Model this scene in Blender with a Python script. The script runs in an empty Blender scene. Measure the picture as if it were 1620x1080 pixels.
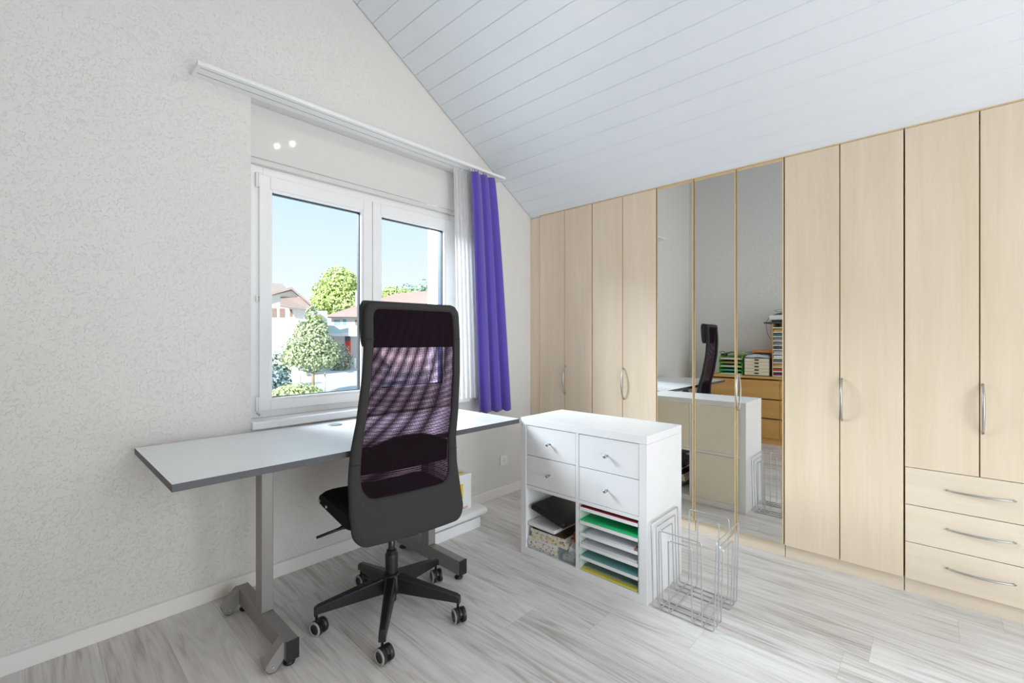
import bpy, bmesh, math, random
from mathutils import Vector, Matrix
random.seed(7)
S = bpy.context.scene
COL = S.collection
R = math.radians

# ------------------------------------------------------------------ camera
cam_d = bpy.data.cameras.new('camera')
cam_d.sensor_width = 36.0
cam_d.lens = 716.0 / 1620.0 * 36.0
cam_d.shift_y = -2.0 / 1620.0
cam_d.clip_start = 0.03
cam_d.clip_end = 2000
cam = bpy.data.objects.new('camera', cam_d)
COL.objects.link(cam)
cam.location = (0, 0, 1.20)
cam.rotation_euler = (R(90), 0, R(42.9 - 90))
S.camera = cam

# ------------------------------------------------------------------ view / world
S.view_settings.view_transform = 'Standard'
S.view_settings.look = 'None'
S.view_settings.gamma = 1
S.view_settings.use_curve_mapping = False
S.view_settings.exposure = 0.75

W = bpy.data.worlds.new('sky')
S.world = W
W.use_nodes = True
nt = W.node_tree
for n in list(nt.nodes): nt.nodes.remove(n)
tc = nt.nodes.new('ShaderNodeTexCoord')
sp = nt.nodes.new('ShaderNodeSeparateXYZ')
rp = nt.nodes.new('ShaderNodeValToRGB')
bg = nt.nodes.new('ShaderNodeBackground')
wo = nt.nodes.new('ShaderNodeOutputWorld')
nt.links.new(tc.outputs['Generated'], sp.inputs[0])
nt.links.new(sp.outputs['Z'], rp.inputs[0])
nt.links.new(rp.outputs['Color'], bg.inputs['Color'])
nt.links.new(bg.outputs[0], wo.inputs[0])
cr = rp.color_ramp
cr.elements[0].position = 0.0; cr.elements[0].color = (0.93, 0.97, 1.0, 1)
cr.elements[1].position = 0.9; cr.elements[1].color = (0.32, 0.55, 0.85, 1)
e = cr.elements.new(0.12); e.color = (0.86, 0.95, 1.0, 1)
e = cr.elements.new(0.33); e.color = (0.62, 0.83, 0.95, 1)
bg.inputs['Strength'].default_value = 0.64

def lamp(name, kind, loc, direction, power, color=(1, 1, 1), **kw):
    d = bpy.data.lights.new(name, kind)
    d.energy = power
    d.color = color
    for k, v in kw.items(): setattr(d, k, v)
    o = bpy.data.objects.new(name, d)
    COL.objects.link(o)
    o.location = loc
    o.rotation_euler = Vector(direction).to_track_quat('-Z', 'Y').to_euler()
    return o

# sun outside (behind the building, lights the street side facing us)
lamp('sun', 'SUN', (0, -20, 40), (0.80, 0.35, -0.45), 4.2, (1.0, 0.97, 0.92), angle=R(0.6))
# bright open sky seen by the window from high up outside
lamp('window_skylight', 'AREA', (-1.2, 6.2, 4.2), (0.60, -0.80, -0.56), 900, (0.84, 0.92, 1.0), shape='RECTANGLE', size=3.6, size_y=2.6)
# fill light added to even out the room, outside an invented back opening
lamp('added_back_fill', 'AREA', (0.95, -1.99, 1.18), (0.04, 1, 0.0), 39, (0.92, 0.96, 1.0), shape='RECTANGLE', size=2.2, size_y=2.2)

# ------------------------------------------------------------------ materials
MATS = {}
def lin(c):
    def f(v):
        v /= 255.0
        return v / 12.92 if v <= 0.04045 else ((v + 0.055) / 1.055) ** 2.4
    return (f(c[0]), f(c[1]), f(c[2]), 1)

def mat(name, col=(200, 200, 200), rough=0.6, metal=0.0, var=0.04, vscale=8.0, bump=0.0, bscale=60.0, spec=0.5, stretch=(1, 1, 1), coat=0.0, rgb=None, sheen=0.0):
    if name in MATS: return MATS[name]
    m = bpy.data.materials.new(name)
    m.use_nodes = True
    t = m.node_tree
    b = t.nodes['Principled BSDF']
    base = rgb if rgb else lin(col)
    b.inputs['Roughness'].default_value = rough
    b.inputs['Metallic'].default_value = metal
    b.inputs['Specular IOR Level'].default_value = spec
    b.inputs['Coat Weight'].default_value = coat
    b.inputs['Sheen Weight'].default_value = sheen
    tcn = t.nodes.new('ShaderNodeTexCoord')
    mp = t.nodes.new('ShaderNodeMapping')
    mp.inputs['Scale'].default_value = stretch
    t.links.new(tcn.outputs['Object'], mp.inputs[0])
    nz = t.nodes.new('ShaderNodeTexNoise')
    nz.inputs['Scale'].default_value = vscale
    nz.inputs['Detail'].default_value = 5
    t.links.new(mp.outputs[0], nz.inputs[0])
    mx = t.nodes.new('ShaderNodeMix'); mx.data_type = 'RGBA'
    mx.inputs[6].default_value = tuple(max(0, c * (1 - var)) for c in base[:3]) + (1,)
    mx.inputs[7].default_value = tuple(min(1, c * (1 + var)) for c in base[:3]) + (1,)
    t.links.new(nz.outputs['Fac'], mx.inputs[0])
    t.links.new(mx.outputs[2], b.inputs['Base Color'])
    if bump:
        nb = t.nodes.new('ShaderNodeTexNoise')
        nb.inputs['Scale'].default_value = bscale
        nb.inputs['Detail'].default_value = 4
        t.links.new(mp.outputs[0], nb.inputs[0])
        bp = t.nodes.new('ShaderNodeBump')
        bp.inputs['Strength'].default_value = bump
        bp.inputs['Distance'].default_value = 0.01
        t.links.new(nb.outputs['Fac'], bp.inputs['Height'])
        t.links.new(bp.outputs[0], b.inputs['Normal'])
    MATS[name] = m
    return m

def N(t, kind, **kw):
    n = t.nodes.new(kind)
    for k, v in kw.items(): setattr(n, k, v)
    return n
def mth(t, op, a, b=None, c=None):
    n = t.nodes.new('ShaderNodeMath'); n.operation = op
    for i, v in enumerate((a, b, c)):
        if v is None: continue
        if isinstance(v, (int, float)): n.inputs[i].default_value = v
        else: t.links.new(v, n.inputs[i])
    return n.outputs[0]

# plaster: rough roller-and-trowel texture
def plaster(name, col):
    m = mat(name, col, 0.85, var=0.025, vscale=1.6)
    t = m.node_tree; b = t.nodes['Principled BSDF']
    tcn = N(t, 'ShaderNodeTexCoord')
    n1 = N(t, 'ShaderNodeTexNoise'); n1.inputs['Scale'].default_value = 88; n1.inputs['Detail'].default_value = 5; n1.inputs['Distortion'].default_value = 1.4
    n2 = N(t, 'ShaderNodeTexNoise'); n2.inputs['Scale'].default_value = 26; n2.inputs['Detail'].default_value = 3; n2.inputs['Distortion'].default_value = 0.6
    t.links.new(tcn.outputs['Object'], n1.inputs[0]); t.links.new(tcn.outputs['Object'], n2.inputs[0])
    r1 = N(t, 'ShaderNodeMapRange'); r1.inputs[1].default_value = 0.56; r1.inputs[2].default_value = 0.70
    t.links.new(n1.outputs['Fac'], r1.inputs[0])
    s = mth(t, 'ADD', r1.outputs[0], mth(t, 'MULTIPLY', n2.outputs['Fac'], 0.8))
    bp = N(t, 'ShaderNodeBump'); bp.inputs['Strength'].default_value = 0.6; bp.inputs['Distance'].default_value = 0.0030
    t.links.new(s, bp.inputs['Height']); t.links.new(bp.outputs[0], b.inputs['Normal'])
    return m
M_WALL = plaster('plaster', (228, 226, 223))

# floor planks run along Y
def floor_mat():
    m = mat('floor_planks', (200, 193, 186), 0.42, var=0.0)
    t = m.node_tree; b = t.nodes['Principled BSDF']
    tcn = N(t, 'ShaderNodeTexCoord')
    sep = N(t, 'ShaderNodeSeparateXYZ'); t.links.new(tcn.outputs['Object'], sep.inputs[0])
    X, Y = sep.outputs['X'], sep.outputs['Y']
    pw, pl = 0.195, 1.28
    row = mth(t, 'FLOOR', mth(t, 'DIVIDE', X, pw))
    off = mth(t, 'FRACT', mth(t, 'MULTIPLY', mth(t, 'SINE', mth(t, 'MULTIPLY', row, 12.9898)), 43758.5))
    yy = mth(t, 'ADD', mth(t, 'DIVIDE', Y, pl), off)
    colm = mth(t, 'FLOOR', yy)
    fx = mth(t, 'FRACT', mth(t, 'DIVIDE', X, pw)); fy = mth(t, 'FRACT', yy)
    cid = N(t, 'ShaderNodeCombineXYZ'); t.links.new(row, cid.inputs[0]); t.links.new(colm, cid.inputs[1])
    wn = N(t, 'ShaderNodeTexWhiteNoise'); wn.noise_dimensions = '3D'; t.links.new(cid.outputs[0], wn.inputs['Vector'])
    rnd = wn.outputs['Value']
    # grain coordinates shift from plank to plank
    gx = mth(t, 'ADD', mth(t, 'MULTIPLY', X, 15.0), mth(t, 'MULTIPLY', rnd, 31.0))
    gy = mth(t, 'ADD', mth(t, 'MULTIPLY', Y, 1.15), mth(t, 'MULTIPLY', rnd, 17.0))
    gv = N(t, 'ShaderNodeCombineXYZ'); t.links.new(gx, gv.inputs[0]); t.links.new(gy, gv.inputs[1]); t.links.new(mth(t, 'MULTIPLY', rnd, 9.0), gv.inputs[2])
    warp = N(t, 'ShaderNodeTexNoise'); warp.inputs['Scale'].default_value = 0.55; warp.inputs['Detail'].default_value = 2
    t.links.new(gv.outputs[0], warp.inputs[0])
    rings = mth(t, 'SINE', mth(t, 'MULTIPLY', warp.outputs['Fac'], 85.0))
    n1 = N(t, 'ShaderNodeTexNoise'); n1.inputs['Scale'].default_value = 1.3; n1.inputs['Detail'].default_value = 6; n1.inputs['Roughness'].default_value = 0.62
    t.links.new(gv.outputs[0], n1.inputs[0])
    fine_v = N(t, 'ShaderNodeCombineXYZ')
    t.links.new(mth(t, 'MULTIPLY', X, 190.0), fine_v.inputs[0]); t.links.new(mth(t, 'MULTIPLY', Y, 7.0), fine_v.inputs[1]); t.links.new(rnd, fine_v.inputs[2])
    n2 = N(t, 'ShaderNodeTexNoise'); n2.inputs['Scale'].default_value = 1.0; n2.inputs['Detail'].default_value = 3
    t.links.new(fine_v.outputs[0], n2.inputs[0])
    v = mth(t, 'ADD', mth(t, 'MULTIPLY', mth(t, 'SUBTRACT', n1.outputs['Fac'], 0.5), 1.15), 0.5)
    v = mth(t, 'ADD', v, mth(t, 'MULTIPLY', rings, 0.10))
    v = mth(t, 'ADD', v, mth(t, 'MULTIPLY', mth(t, 'SUBTRACT', n2.outputs['Fac'], 0.5), 0.55))
    v = mth(t, 'ADD', v, mth(t, 'MULTIPLY', mth(t, 'SUBTRACT', rnd, 0.5), 0.28))
    ramp = N(t, 'ShaderNodeValToRGB'); t.links.new(v, ramp.inputs[0])
    c = ramp.color_ramp
    c.elements[0].position = 0.05; c.elements[0].color = lin((172, 164, 158))
    c.elements[1].position = 0.95; c.elements[1].color = lin((240, 239, 238))
    el = c.elements.new(0.45); el.color = lin((220, 216, 213))
    # seams
    ex = mth(t, 'MINIMUM', fx, mth(t, 'SUBTRACT', 1.0, fx)); ey = mth(t, 'MINIMUM', fy, mth(t, 'SUBTRACT', 1.0, fy))
    sx = mth(t, 'LESS_THAN', ex, 0.0045); sy = mth(t, 'LESS_THAN', ey, 0.0008)
    seam = mth(t, 'MULTIPLY', mth(t, 'MAXIMUM', sx, sy), 0.28)
    mx = N(t, 'ShaderNodeMix', data_type='RGBA'); t.links.new(seam, mx.inputs[0]); t.links.new(ramp.outputs[0], mx.inputs[6]); mx.inputs[7].default_value = lin((140, 130, 122))
    t.links.new(mx.outputs[2], b.inputs['Base Color'])
    bp = N(t, 'ShaderNodeBump'); bp.inputs['Strength'].default_value = 0.12; bp.inputs['Distance'].default_value = 0.002
    t.links.new(n2.outputs['Fac'], bp.inputs['Height']); t.links.new(bp.outputs[0], b.inputs['Normal'])
    return m
M_FLOOR = floor_mat()

def wood(name, c0, c1, rough=0.45, axis='Z', scale=1.0, spec=0.4):
    m = mat(name, c0, rough, var=0, spec=spec)
    t = m.node_tree; b = t.nodes['Principled BSDF']
    tcn = N(t, 'ShaderNodeTexCoord'); mp = N(t, 'ShaderNodeMapping')
    sc = {'Z': (14, 14, 0.9), 'Y': (14, 0.9, 14), 'X': (0.9, 14, 14)}[axis]
    mp.inputs['Scale'].default_value = tuple(s * scale for s in sc)
    t.links.new(tcn.outputs['Object'], mp.inputs[0])
    nz = N(t, 'ShaderNodeTexNoise'); nz.inputs['Scale'].default_value = 1.0; nz.inputs['Detail'].default_value = 6; nz.inputs['Distortion'].default_value = 0.5
    t.links.new(mp.outputs[0], nz.inputs[0])
    n3 = N(t, 'ShaderNodeTexNoise'); n3.inputs['Scale'].default_value = 5.5; n3.inputs['Detail'].default_value = 4
    t.links.new(mp.outputs[0], n3.inputs[0])
    v = mth(t, 'ADD', mth(t, 'MULTIPLY', nz.outputs['Fac'], 0.75), mth(t, 'MULTIPLY', n3.outputs['Fac'], 0.3))
    ramp = N(t, 'ShaderNodeValToRGB'); t.links.new(v, ramp.inputs[0])
    c = ramp.color_ramp
    c.elements[0].position = 0.3; c.elements[0].color = lin(c1)
    c.elements[1].position = 0.72; c.elements[1].color = lin(c0)
    t.links.new(ramp.outputs[0], b.inputs['Base Color'])
    return m
M_MAPLE = wood('maple_veneer', (232, 215, 192), (221, 202, 175))
M_MAPLE_Y = wood('maple_veneer_horizontal', (233, 220, 201), (223, 208, 184), axis='Y')
M_EDGE = mat('beech_edge', (220, 192, 146), 0.5, var=0.06, vscale=30)
M_DARK = mat('shadow_gap', (92, 76, 60), 0.9)
M_BIRCH = wood('birch_veneer', (226, 178, 110), (208, 156, 86), axis='Y')
M_BOARD = mat('ceiling_board_white', (228, 233, 238), 0.38, var=0.02, vscale=3, spec=0.4)
M_WHITE = mat('white_lacquer', (238, 239, 240), 0.28, var=0.01, spec=0.5)
M_WHITE2 = mat('cream_foil_inside', (240, 234, 216), 0.5, var=0.01)
M_PVC = mat('white_window_plastic', (241, 241, 241), 0.3, var=0.01)
M_PANEL = mat('shutter_box_panel', (220, 218, 215), 0.035, var=0.01, spec=0.35)
M_TRIM = mat('white_baseboard_paint', (241, 238, 235), 0.5, var=0.02)
M_GASKET = mat('black_gasket', (46, 54, 60), 0.6)
M_ALU = mat('brushed_steel', (186, 184, 180), 0.32, metal=0.9, var=0.05, vscale=40)
M_CHROME = mat('chrome_wire', (206, 208, 211), 0.32, metal=0.9, var=0.03)
M_GREYPAINT = mat('silver_grey_powder_coat', (150, 148, 145), 0.42, metal=0.35, var=0.03, vscale=20)
M_DESKTOP = mat('white_laminate', (243, 245, 246), 0.26, var=0.01, spec=0.5)
M_DESKEDGE = mat('charcoal_edge_band', (80, 82, 86), 0.5)
M_BLACK = mat('black_plastic', (26, 27, 29), 0.38, var=0.05)
M_BLACKM = mat('black_matte', (20, 20, 21), 0.7, var=0.05)
M_FABRIC = mat('charcoal_fabric', (60, 59, 59), 0.9, var=0.22, vscale=420, bump=0.3, bscale=500, spec=0.2)
M_FABRICD = mat('black_fabric', (26, 26, 28), 0.9, var=0.25, vscale=400, bump=0.3, bscale=500, spec=0.2)
M_RING = mat('light_grey_rubber', (168, 170, 172), 0.5)
M_CARD = mat('white_cardboard', (238, 238, 238), 0.7, var=0.015)
M_YELLOW = mat('yellow_print', (238, 200, 20), 0.6)
M_RED = mat('red_print', (200, 60, 50), 0.6)
M_PURPLE = mat('purple_cloth', (98, 82, 178), 0.85, var=0.08, vscale=5, bump=0.25, bscale=300, spec=0.2, sheen=0.3)

def mirror_mat():
    m = mat('mirror_glass', (225, 225, 222), 0.015, metal=1.0, var=0.0)
    return m
M_MIRROR = mirror_mat()

def glass_mat(name='window_glass', tint=(0.97, 0.99, 1.0), refl=0.06):
    m = bpy.data.materials.new(name); m.use_nodes = True
    t = m.node_tree
    for n in list(t.nodes): t.nodes.remove(n)
    tr = N(t, 'ShaderNodeBsdfTransparent'); tr.inputs[0].default_value = tint + (1,)
    gl = N(t, 'ShaderNodeBsdfGlossy'); gl.inputs['Roughness'].default_value = 0.02
    lw = N(t, 'ShaderNodeLayerWeight'); lw.inputs['Blend'].default_value = 0.12
    mx = N(t, 'ShaderNodeMixShader'); o = N(t, 'ShaderNodeOutputMaterial')
    f = mth(t, 'MULTIPLY', lw.outputs['Fresnel'], refl * 6)
    t.links.new(f, mx.inputs[0]); t.links.new(tr.outputs[0], mx.inputs[1]); t.links.new(gl.outputs[0], mx.inputs[2])
    t.links.new(mx.outputs[0], o.inputs[0])
    return m
M_GLASS = glass_mat()

def sheer_mat():
    m = bpy.data.materials.new('white_sheer_voile'); m.use_nodes = True
    t = m.node_tree
    for n in list(t.nodes): t.nodes.remove(n)
    tr = N(t, 'ShaderNodeBsdfTransparent')
    df = N(t, 'ShaderNodeBsdfDiffuse'); df.inputs[0].default_value = (0.86, 0.85, 0.83, 1)
    tl = N(t, 'ShaderNodeBsdfTranslucent'); tl.inputs[0].default_value = (0.86, 0.86, 0.86, 1)
    a = N(t, 'ShaderNodeMixShader'); a.inputs[0].default_value = 0.45
    t.links.new(df.outputs[0], a.inputs[1]); t.links.new(tl.outputs[0], a.inputs[2])
    tcn = N(t, 'ShaderNodeTexCoord'); nz = N(t, 'ShaderNodeTexNoise'); nz.inputs['Scale'].default_value = 30
    mp = N(t, 'ShaderNodeMapping'); mp.inputs['Scale'].default_value = (3, 3, 0.4)
    t.links.new(tcn.outputs['Object'], mp.inputs[0]); t.links.new(mp.outputs[0], nz.inputs[0])
    mx = N(t, 'ShaderNodeMixShader'); t.links.new(mth(t, 'ADD', mth(t, 'MULTIPLY', nz.outputs['Fac'], 0.3), 0.66), mx.inputs[0])
    t.links.new(tr.outputs[0], mx.inputs[1]); t.links.new(a.outputs[0], mx.inputs[2])
    o = N(t, 'ShaderNodeOutputMaterial'); t.links.new(mx.outputs[0], o.inputs[0])
    return m
M_SHEER = sheer_mat()

def net_mat(name, period, kx, slant, kz, zc):
    """open knitted net: a grid of small holes; two such layers behind each other give moire"""
    m = bpy.data.materials.new(name); m.use_nodes = True
    t = m.node_tree
    for n in list(t.nodes): t.nodes.remove(n)
    tcn = N(t, 'ShaderNodeTexCoord'); sep = N(t, 'ShaderNodeSeparateXYZ'); t.links.new(tcn.outputs['Object'], sep.inputs[0])
    X, Z = sep.outputs['X'], sep.outputs['Z']
    dz = mth(t, 'SUBTRACT', Z, zc)
    dz2 = mth(t, 'MULTIPLY', dz, dz)
    u = mth(t, 'ADD', mth(t, 'MULTIPLY', X, 1 + kx), mth(t, 'ADD', mth(t, 'MULTIPLY', Z, slant), mth(t, 'MULTIPLY', mth(t, 'MULTIPLY', X, dz), kx * 1.6)))
    v = mth(t, 'ADD', Z, mth(t, 'ADD', mth(t, 'MULTIPLY', dz2, kz), mth(t, 'MULTIPLY', mth(t, 'MULTIPLY', X, X), kz * 0.35)))
    k = 2 * math.pi / period
    def hole(c, w):
        s = mth(t, 'SINE', mth(t, 'MULTIPLY', c, k))
        r = N(t, 'ShaderNodeMapRange'); r.interpolation_type = 'SMOOTHSTEP'
        r.inputs[1].default_value = -0.28 + w; r.inputs[2].default_value = 0.08 + w
        t.links.new(s, r.inputs[0]); return r.outputs[0]
    f = mth(t, 'MULTIPLY', hole(u, 0.0), hole(v, -0.40))
    tr = N(t, 'ShaderNodeBsdfTransparent'); tr.inputs[0].default_value = (1.0, 0.84, 0.97, 1)
    df = N(t, 'ShaderNodeBsdfDiffuse'); df.inputs[0].default_value = (0.018, 0.012, 0.016, 1)
    mx = N(t, 'ShaderNodeMixShader'); t.links.new(f, mx.inputs[0]); t.links.new(df.outputs[0], mx.inputs[1]); t.links.new(tr.outputs[0], mx.inputs[2])
    o = N(t, 'ShaderNodeOutputMaterial'); t.links.new(mx.outputs[0], o.inputs[0])
    return m
M_NET1 = net_mat('black_net', 0.0042, 0.0, 0.0, 0.0, 1.2)
M_NET2 = net_mat('black_net_front_layer', 0.0042, 0.10, -0.035, 0.34, 1.24)

def clear_plastic():
    m = bpy.data.materials.new('clear_plastic'); m.use_nodes = True
    t = m.node_tree
    for n in list(t.nodes): t.nodes.remove(n)
    tr = N(t, 'ShaderNodeBsdfTransparent'); tr.inputs[0].default_value = (0.86, 0.9, 0.92, 1)
    gl = N(t, 'ShaderNodeBsdfPrincipled'); gl.inputs['Base Color'].default_value = (0.75, 0.78, 0.8, 1); gl.inputs['Roughness'].default_value = 0.15
    mx = N(t, 'ShaderNodeMixShader'); mx.inputs[0].default_value = 0.16
    t.links.new(tr.outputs[0], mx.inputs[1]); t.links.new(gl.outputs[0], mx.inputs[2])
    o = N(t, 'ShaderNodeOutputMaterial'); t.links.new(mx.outputs[0], o.inputs[0])
    return m
M_CLEAR = clear_plastic()

# ------------------------------------------------------------------ mesh helpers
ORG = {}
class MB:
    def __init__(s): s.v = []; s.f = []; s.m = []; s.sm = []
    def add(s, vs, fs, mi=0, smooth=False):
        n = len(s.v); s.v += [Vector(p) for p in vs]
        for f in fs: s.f.append([n + i for i in f]); s.m.append(mi); s.sm.append(smooth)
        return s
    def box(s, a, b, mi=0):
        x0, y0, z0 = [min(a[i], b[i]) for i in range(3)]; x1, y1, z1 = [max(a[i], b[i]) for i in range(3)]
        return s.add([(x0,y0,z0),(x1,y0,z0),(x1,y1,z0),(x0,y1,z0),(x0,y0,z1),(x1,y0,z1),(x1,y1,z1),(x0,y1,z1)],
                     [(0,3,2,1),(4,5,6,7),(0,1,5,4),(1,2,6,5),(2,3,7,6),(3,0,4,7)], mi)
    def obox(s, c, half, rot, mi=0):
        """oriented box: centre, half sizes, Matrix/Euler z-angle"""
        Mx = rot if isinstance(rot, Matrix) else Matrix.Rotation(rot, 3, 'Z')
        k = len(s.v)
        s.box([-h for h in half], half, mi)
        for i in range(k, len(s.v)): s.v[i] = Mx @ s.v[i] + Vector(c)
        return s
    def prism(s, pts, a, b, axis='Y', mi=0, smooth=False):
        """pts in the plane across axis, extruded a..b; pts are (p,q): Y->(x,z) X->(y,z) Z->(x,y)"""
        def mk(p, h):
            if axis == 'Y': return (p[0], h, p[1])
            if axis == 'X': return (h, p[0], p[1])
            return (p[0], p[1], h)
        n = len(pts)
        vs = [mk(p, a) for p in pts] + [mk(p, b) for p in pts]
        s.add(vs, [tuple(range(n))[::-1], tuple(range(n, 2 * n))], mi)
        k = len(s.v) - 2 * n
        for i in range(n):
            j = (i + 1) % n
            s.f.append([k + i, k + j, k + n + j, k + n + i]); s.m.append(mi); s.sm.append(smooth)
        return s
    def lathe(s, prof, n=24, c=(0, 0, 0), axis='Z', mi=0, mis=None):
        """prof list of (r,h)"""
        vs = []
        for r, h in prof:
            for i in range(n):
                a = 2 * math.pi * i / n
                p = (r * math.cos(a), r * math.sin(a), h)
                if axis == 'Y': p = (p[0], p[2], p[1])
                if axis == 'X': p = (p[2], p[0], p[1])
                vs.append((p[0] + c[0], p[1] + c[1], p[2] + c[2]))
        k = len(s.v); s.v += [Vector(p) for p in vs]
        for j in range(len(prof) - 1):
            for i in range(n):
                i2 = (i + 1) % n
                s.f.append([k + j*n + i, k + j*n + i2, k + (j+1)*n + i2, k + (j+1)*n + i]); s.m.append(mis[j] if mis else mi); s.sm.append(True)
        s.f.append([k + i for i in range(n)][::-1]); s.m.append(mis[0] if mis else mi); s.sm.append(False)
        s.f.append([k + (len(prof)-1)*n + i for i in range(n)]); s.m.append(mis[-1] if mis else mi); s.sm.append(False)
        return s
    def tube(s, pts, r, n=8, mi=0, closed=False):
        pts = [Vector(p) for p in pts]; m = len(pts)
        rr = r if isinstance(r, (list, tuple)) else [r] * m
        k = len(s.v); up = None
        for i, p in enumerate(pts):
            if closed: d = pts[(i+1) % m] - pts[i-1]
            else: d = pts[min(i+1, m-1)] - pts[max(i-1, 0)]
            d.normalize()
            if up is None:
                up = Vector((0, 0, 1)) if abs(d.z) < 0.9 else Vector((1, 0, 0))
            side = d.cross(up)
            if side.length < 1e-4: side = d.orthogonal()
            side.normalize(); up = side.cross(d).normalized()
            for j in range(n):
                a = 2 * math.pi * j / n
                s.v.append(p + (side * math.cos(a) + up * math.sin(a)) * rr[i])
        last = m if closed else m - 1
        for i in range(last):
            i2 = (i + 1) % m
            for j in range(n):
                j2 = (j + 1) % n
                s.f.append([k+i*n+j, k+i*n+j2, k+i2*n+j2, k+i2*n+j]); s.m.append(mi); s.sm.append(True)
        if not closed:
            s.f.append([k + j for j in range(n)][::-1]); s.m.append(mi); s.sm.append(False)
            s.f.append([k + (m-1)*n + j for j in range(n)]); s.m.append(mi); s.sm.append(False)
        return s
    def grid(s, fn, nu, nv, mi=0, smooth=True):
        k = len(s.v)
        for j in range(nv + 1):
            for i in range(nu + 1): s.v.append(Vector(fn(i / nu, j / nv)))
        for j in range(nv):
            for i in range(nu):
                a = k + j * (nu + 1) + i
                s.f.append([a, a + 1, a + nu + 2, a + nu + 1]); s.m.append(mi); s.sm.append(smooth)
        return s
    def build(s, name, mats, parent=None, world=True, bevel=0, seg=2, solid=0, sub=0, label=None):
        me = bpy.data.meshes.new(name)
        if not isinstance(mats, (list, tuple)): mats = [mats]
        o = bpy.data.objects.new(name, me)
        org = Vector((0, 0, 0))
        if parent is not None and world: org = ORG[parent.name]
        me.from_pydata([tuple(p - org) if world else tuple(p) for p in s.v], [], s.f)
        for mm in mats: me.materials.append(mm)
        for i, p in enumerate(me.polygons): p.material_index = s.m[i]; p.use_smooth = s.sm[i]
        bm = bmesh.new(); bm.from_mesh(me)
        bmesh.ops.recalc_face_normals(bm, faces=bm.faces) if not solid else None
        bm.to_mesh(me); bm.free()
        COL.objects.link(o)
        if parent is not None:
            o.parent = parent
        ORG[o.name] = org if parent is not None else Vector((0, 0, 0))
        if solid:
            md = o.modifiers.new('thickness', 'SOLIDIFY'); md.thickness = solid; md.offset = 0
        if bevel:
            md = o.modifiers.new('bevel', 'BEVEL'); md.width = bevel; md.segments = seg; md.limit_method = 'ANGLE'; md.angle_limit = R(40)
            md.harden_normals = False
        if sub:
            md = o.modifiers.new('subdiv', 'SUBSURF'); md.levels = sub; md.render_levels = sub
        if label: o['label'] = label
        return o

def thing(name, label, cat, loc=(0, 0, 0), rz=0, group=None):
    o = bpy.data.objects.new(name, None); COL.objects.link(o)
    o.empty_display_size = 0.05
    o.location = loc; o.rotation_euler = (0, 0, rz)
    o['label'] = label; o['category'] = cat
    if group: o['group'] = group
    ORG[o.name] = Vector(loc)
    return o
def tag(o, label, cat, group=None, kind=None):
    o['label'] = label; o['category'] = cat
    if group: o['group'] = group
    if kind: o['kind'] = kind
    return o
def struct(o):
    o['kind'] = 'structure'; return o
def B(a, b, mi=0): return MB().box(a, b, mi)
def copy_tree(o, parent=None, **props):
    c = o.copy(); COL.objects.link(c)
    if parent is not None: c.parent = parent
    for k, v in props.items(): c[k] = v
    for ch in [x for x in bpy.data.objects if x.parent == o]:
        copy_tree(ch, c)
    ORG[c.name] = ORG.get(o.name, Vector((0, 0, 0)))
    return c

# ------------------------------------------------------------------ room shell
XL, XR, YW, YB = -0.50, 3.44, 2.44, -1.80       # left wall, wall behind the wardrobe, window wall, back wall
def ceil_z(x): return 2.215 + 0.598 * (2.845 - x)
struct(B((XL - 0.1, YB - 0.1, -0.12), (XR + 0.1, YW + 0.0, 0.0)).build('floor', M_FLOOR))

# window wall with its opening (x .747-2.13, z .762-2.387), wall 0.42 thick
WX0, WX1, WZ0, WZ1 = 0.752, 2.16, 0.76, 2.387
YO = 2.86
w = MB()
w.prism([(XL - 0.15, -0.12), (WX0, -0.12), (WX0, ceil_z(WX0) + 0.1), (XL - 0.15, ceil_z(XL - 0.15) + 0.1)], YW, YO)
w.prism([(WX1, -0.12), (XR + 0.15, -0.12), (XR + 0.15, ceil_z(XR + 0.15) + 0.1), (WX1, ceil_z(WX1) + 0.1)], YW, YO)
w.prism([(WX0, -0.12), (WX1, -0.12), (WX1, WZ0), (WX0, WZ0)], YW, YO)
w.prism([(WX0, WZ1), (WX1, WZ1), (WX1, ceil_z(WX1) + 0.1), (WX0, ceil_z(WX0) + 0.1)], YW, YO)
struct(w.build('wall_front', M_WALL))
struct(B((XL - 0.15, YB - 0.15, -0.12), (XL, YW, 4.4)).build('wall_left', M_WALL))
w = MB()
zb = lambda x: ceil_z(x) + 0.1
w.prism([(XL, -0.12), (-0.2, -0.12), (-0.2, zb(-0.2)), (XL, zb(XL))], YB - 0.15, YB)
w.prism([(2.1, -0.12), (XR + 0.15, -0.12), (XR + 0.15, zb(XR + 0.15)), (2.1, zb(2.1))], YB - 0.15, YB)
w.prism([(-0.2, -0.12), (2.1, -0.12), (2.1, 0.03), (-0.2, 0.03)], YB - 0.15, YB)
w.prism([(-0.2, 2.3), (2.1, 2.3), (2.1, zb(2.1)), (-0.2, zb(-0.2))], YB - 0.15, YB)  # opening made up so the added fill light can shine in
struct(w.build('wall_back', M_WALL))
struct(B((XR, YB - 0.15, -0.12), (XR + 0.15, YW, ceil_z(XR))).build('wall_right', M_WALL))

# invented window frame behind the viewer, added to go with the fill light
f = MB()
for a, b in (((-0.2, 0.03), (-0.12, 2.3)), ((2.02, 0.03), (2.1, 2.3)), ((0.9, 0.11), (1.0, 2.22)), ((-0.12, 0.03), (2.02, 0.11)), ((-0.12, 2.22), (2.02, 2.3))):
    f.box((a[0], YB - 0.1, a[1]), (b[0], YB - 0.04, b[1]))
struct(f.build('window_2', M_PVC, bevel=0.004))

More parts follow.
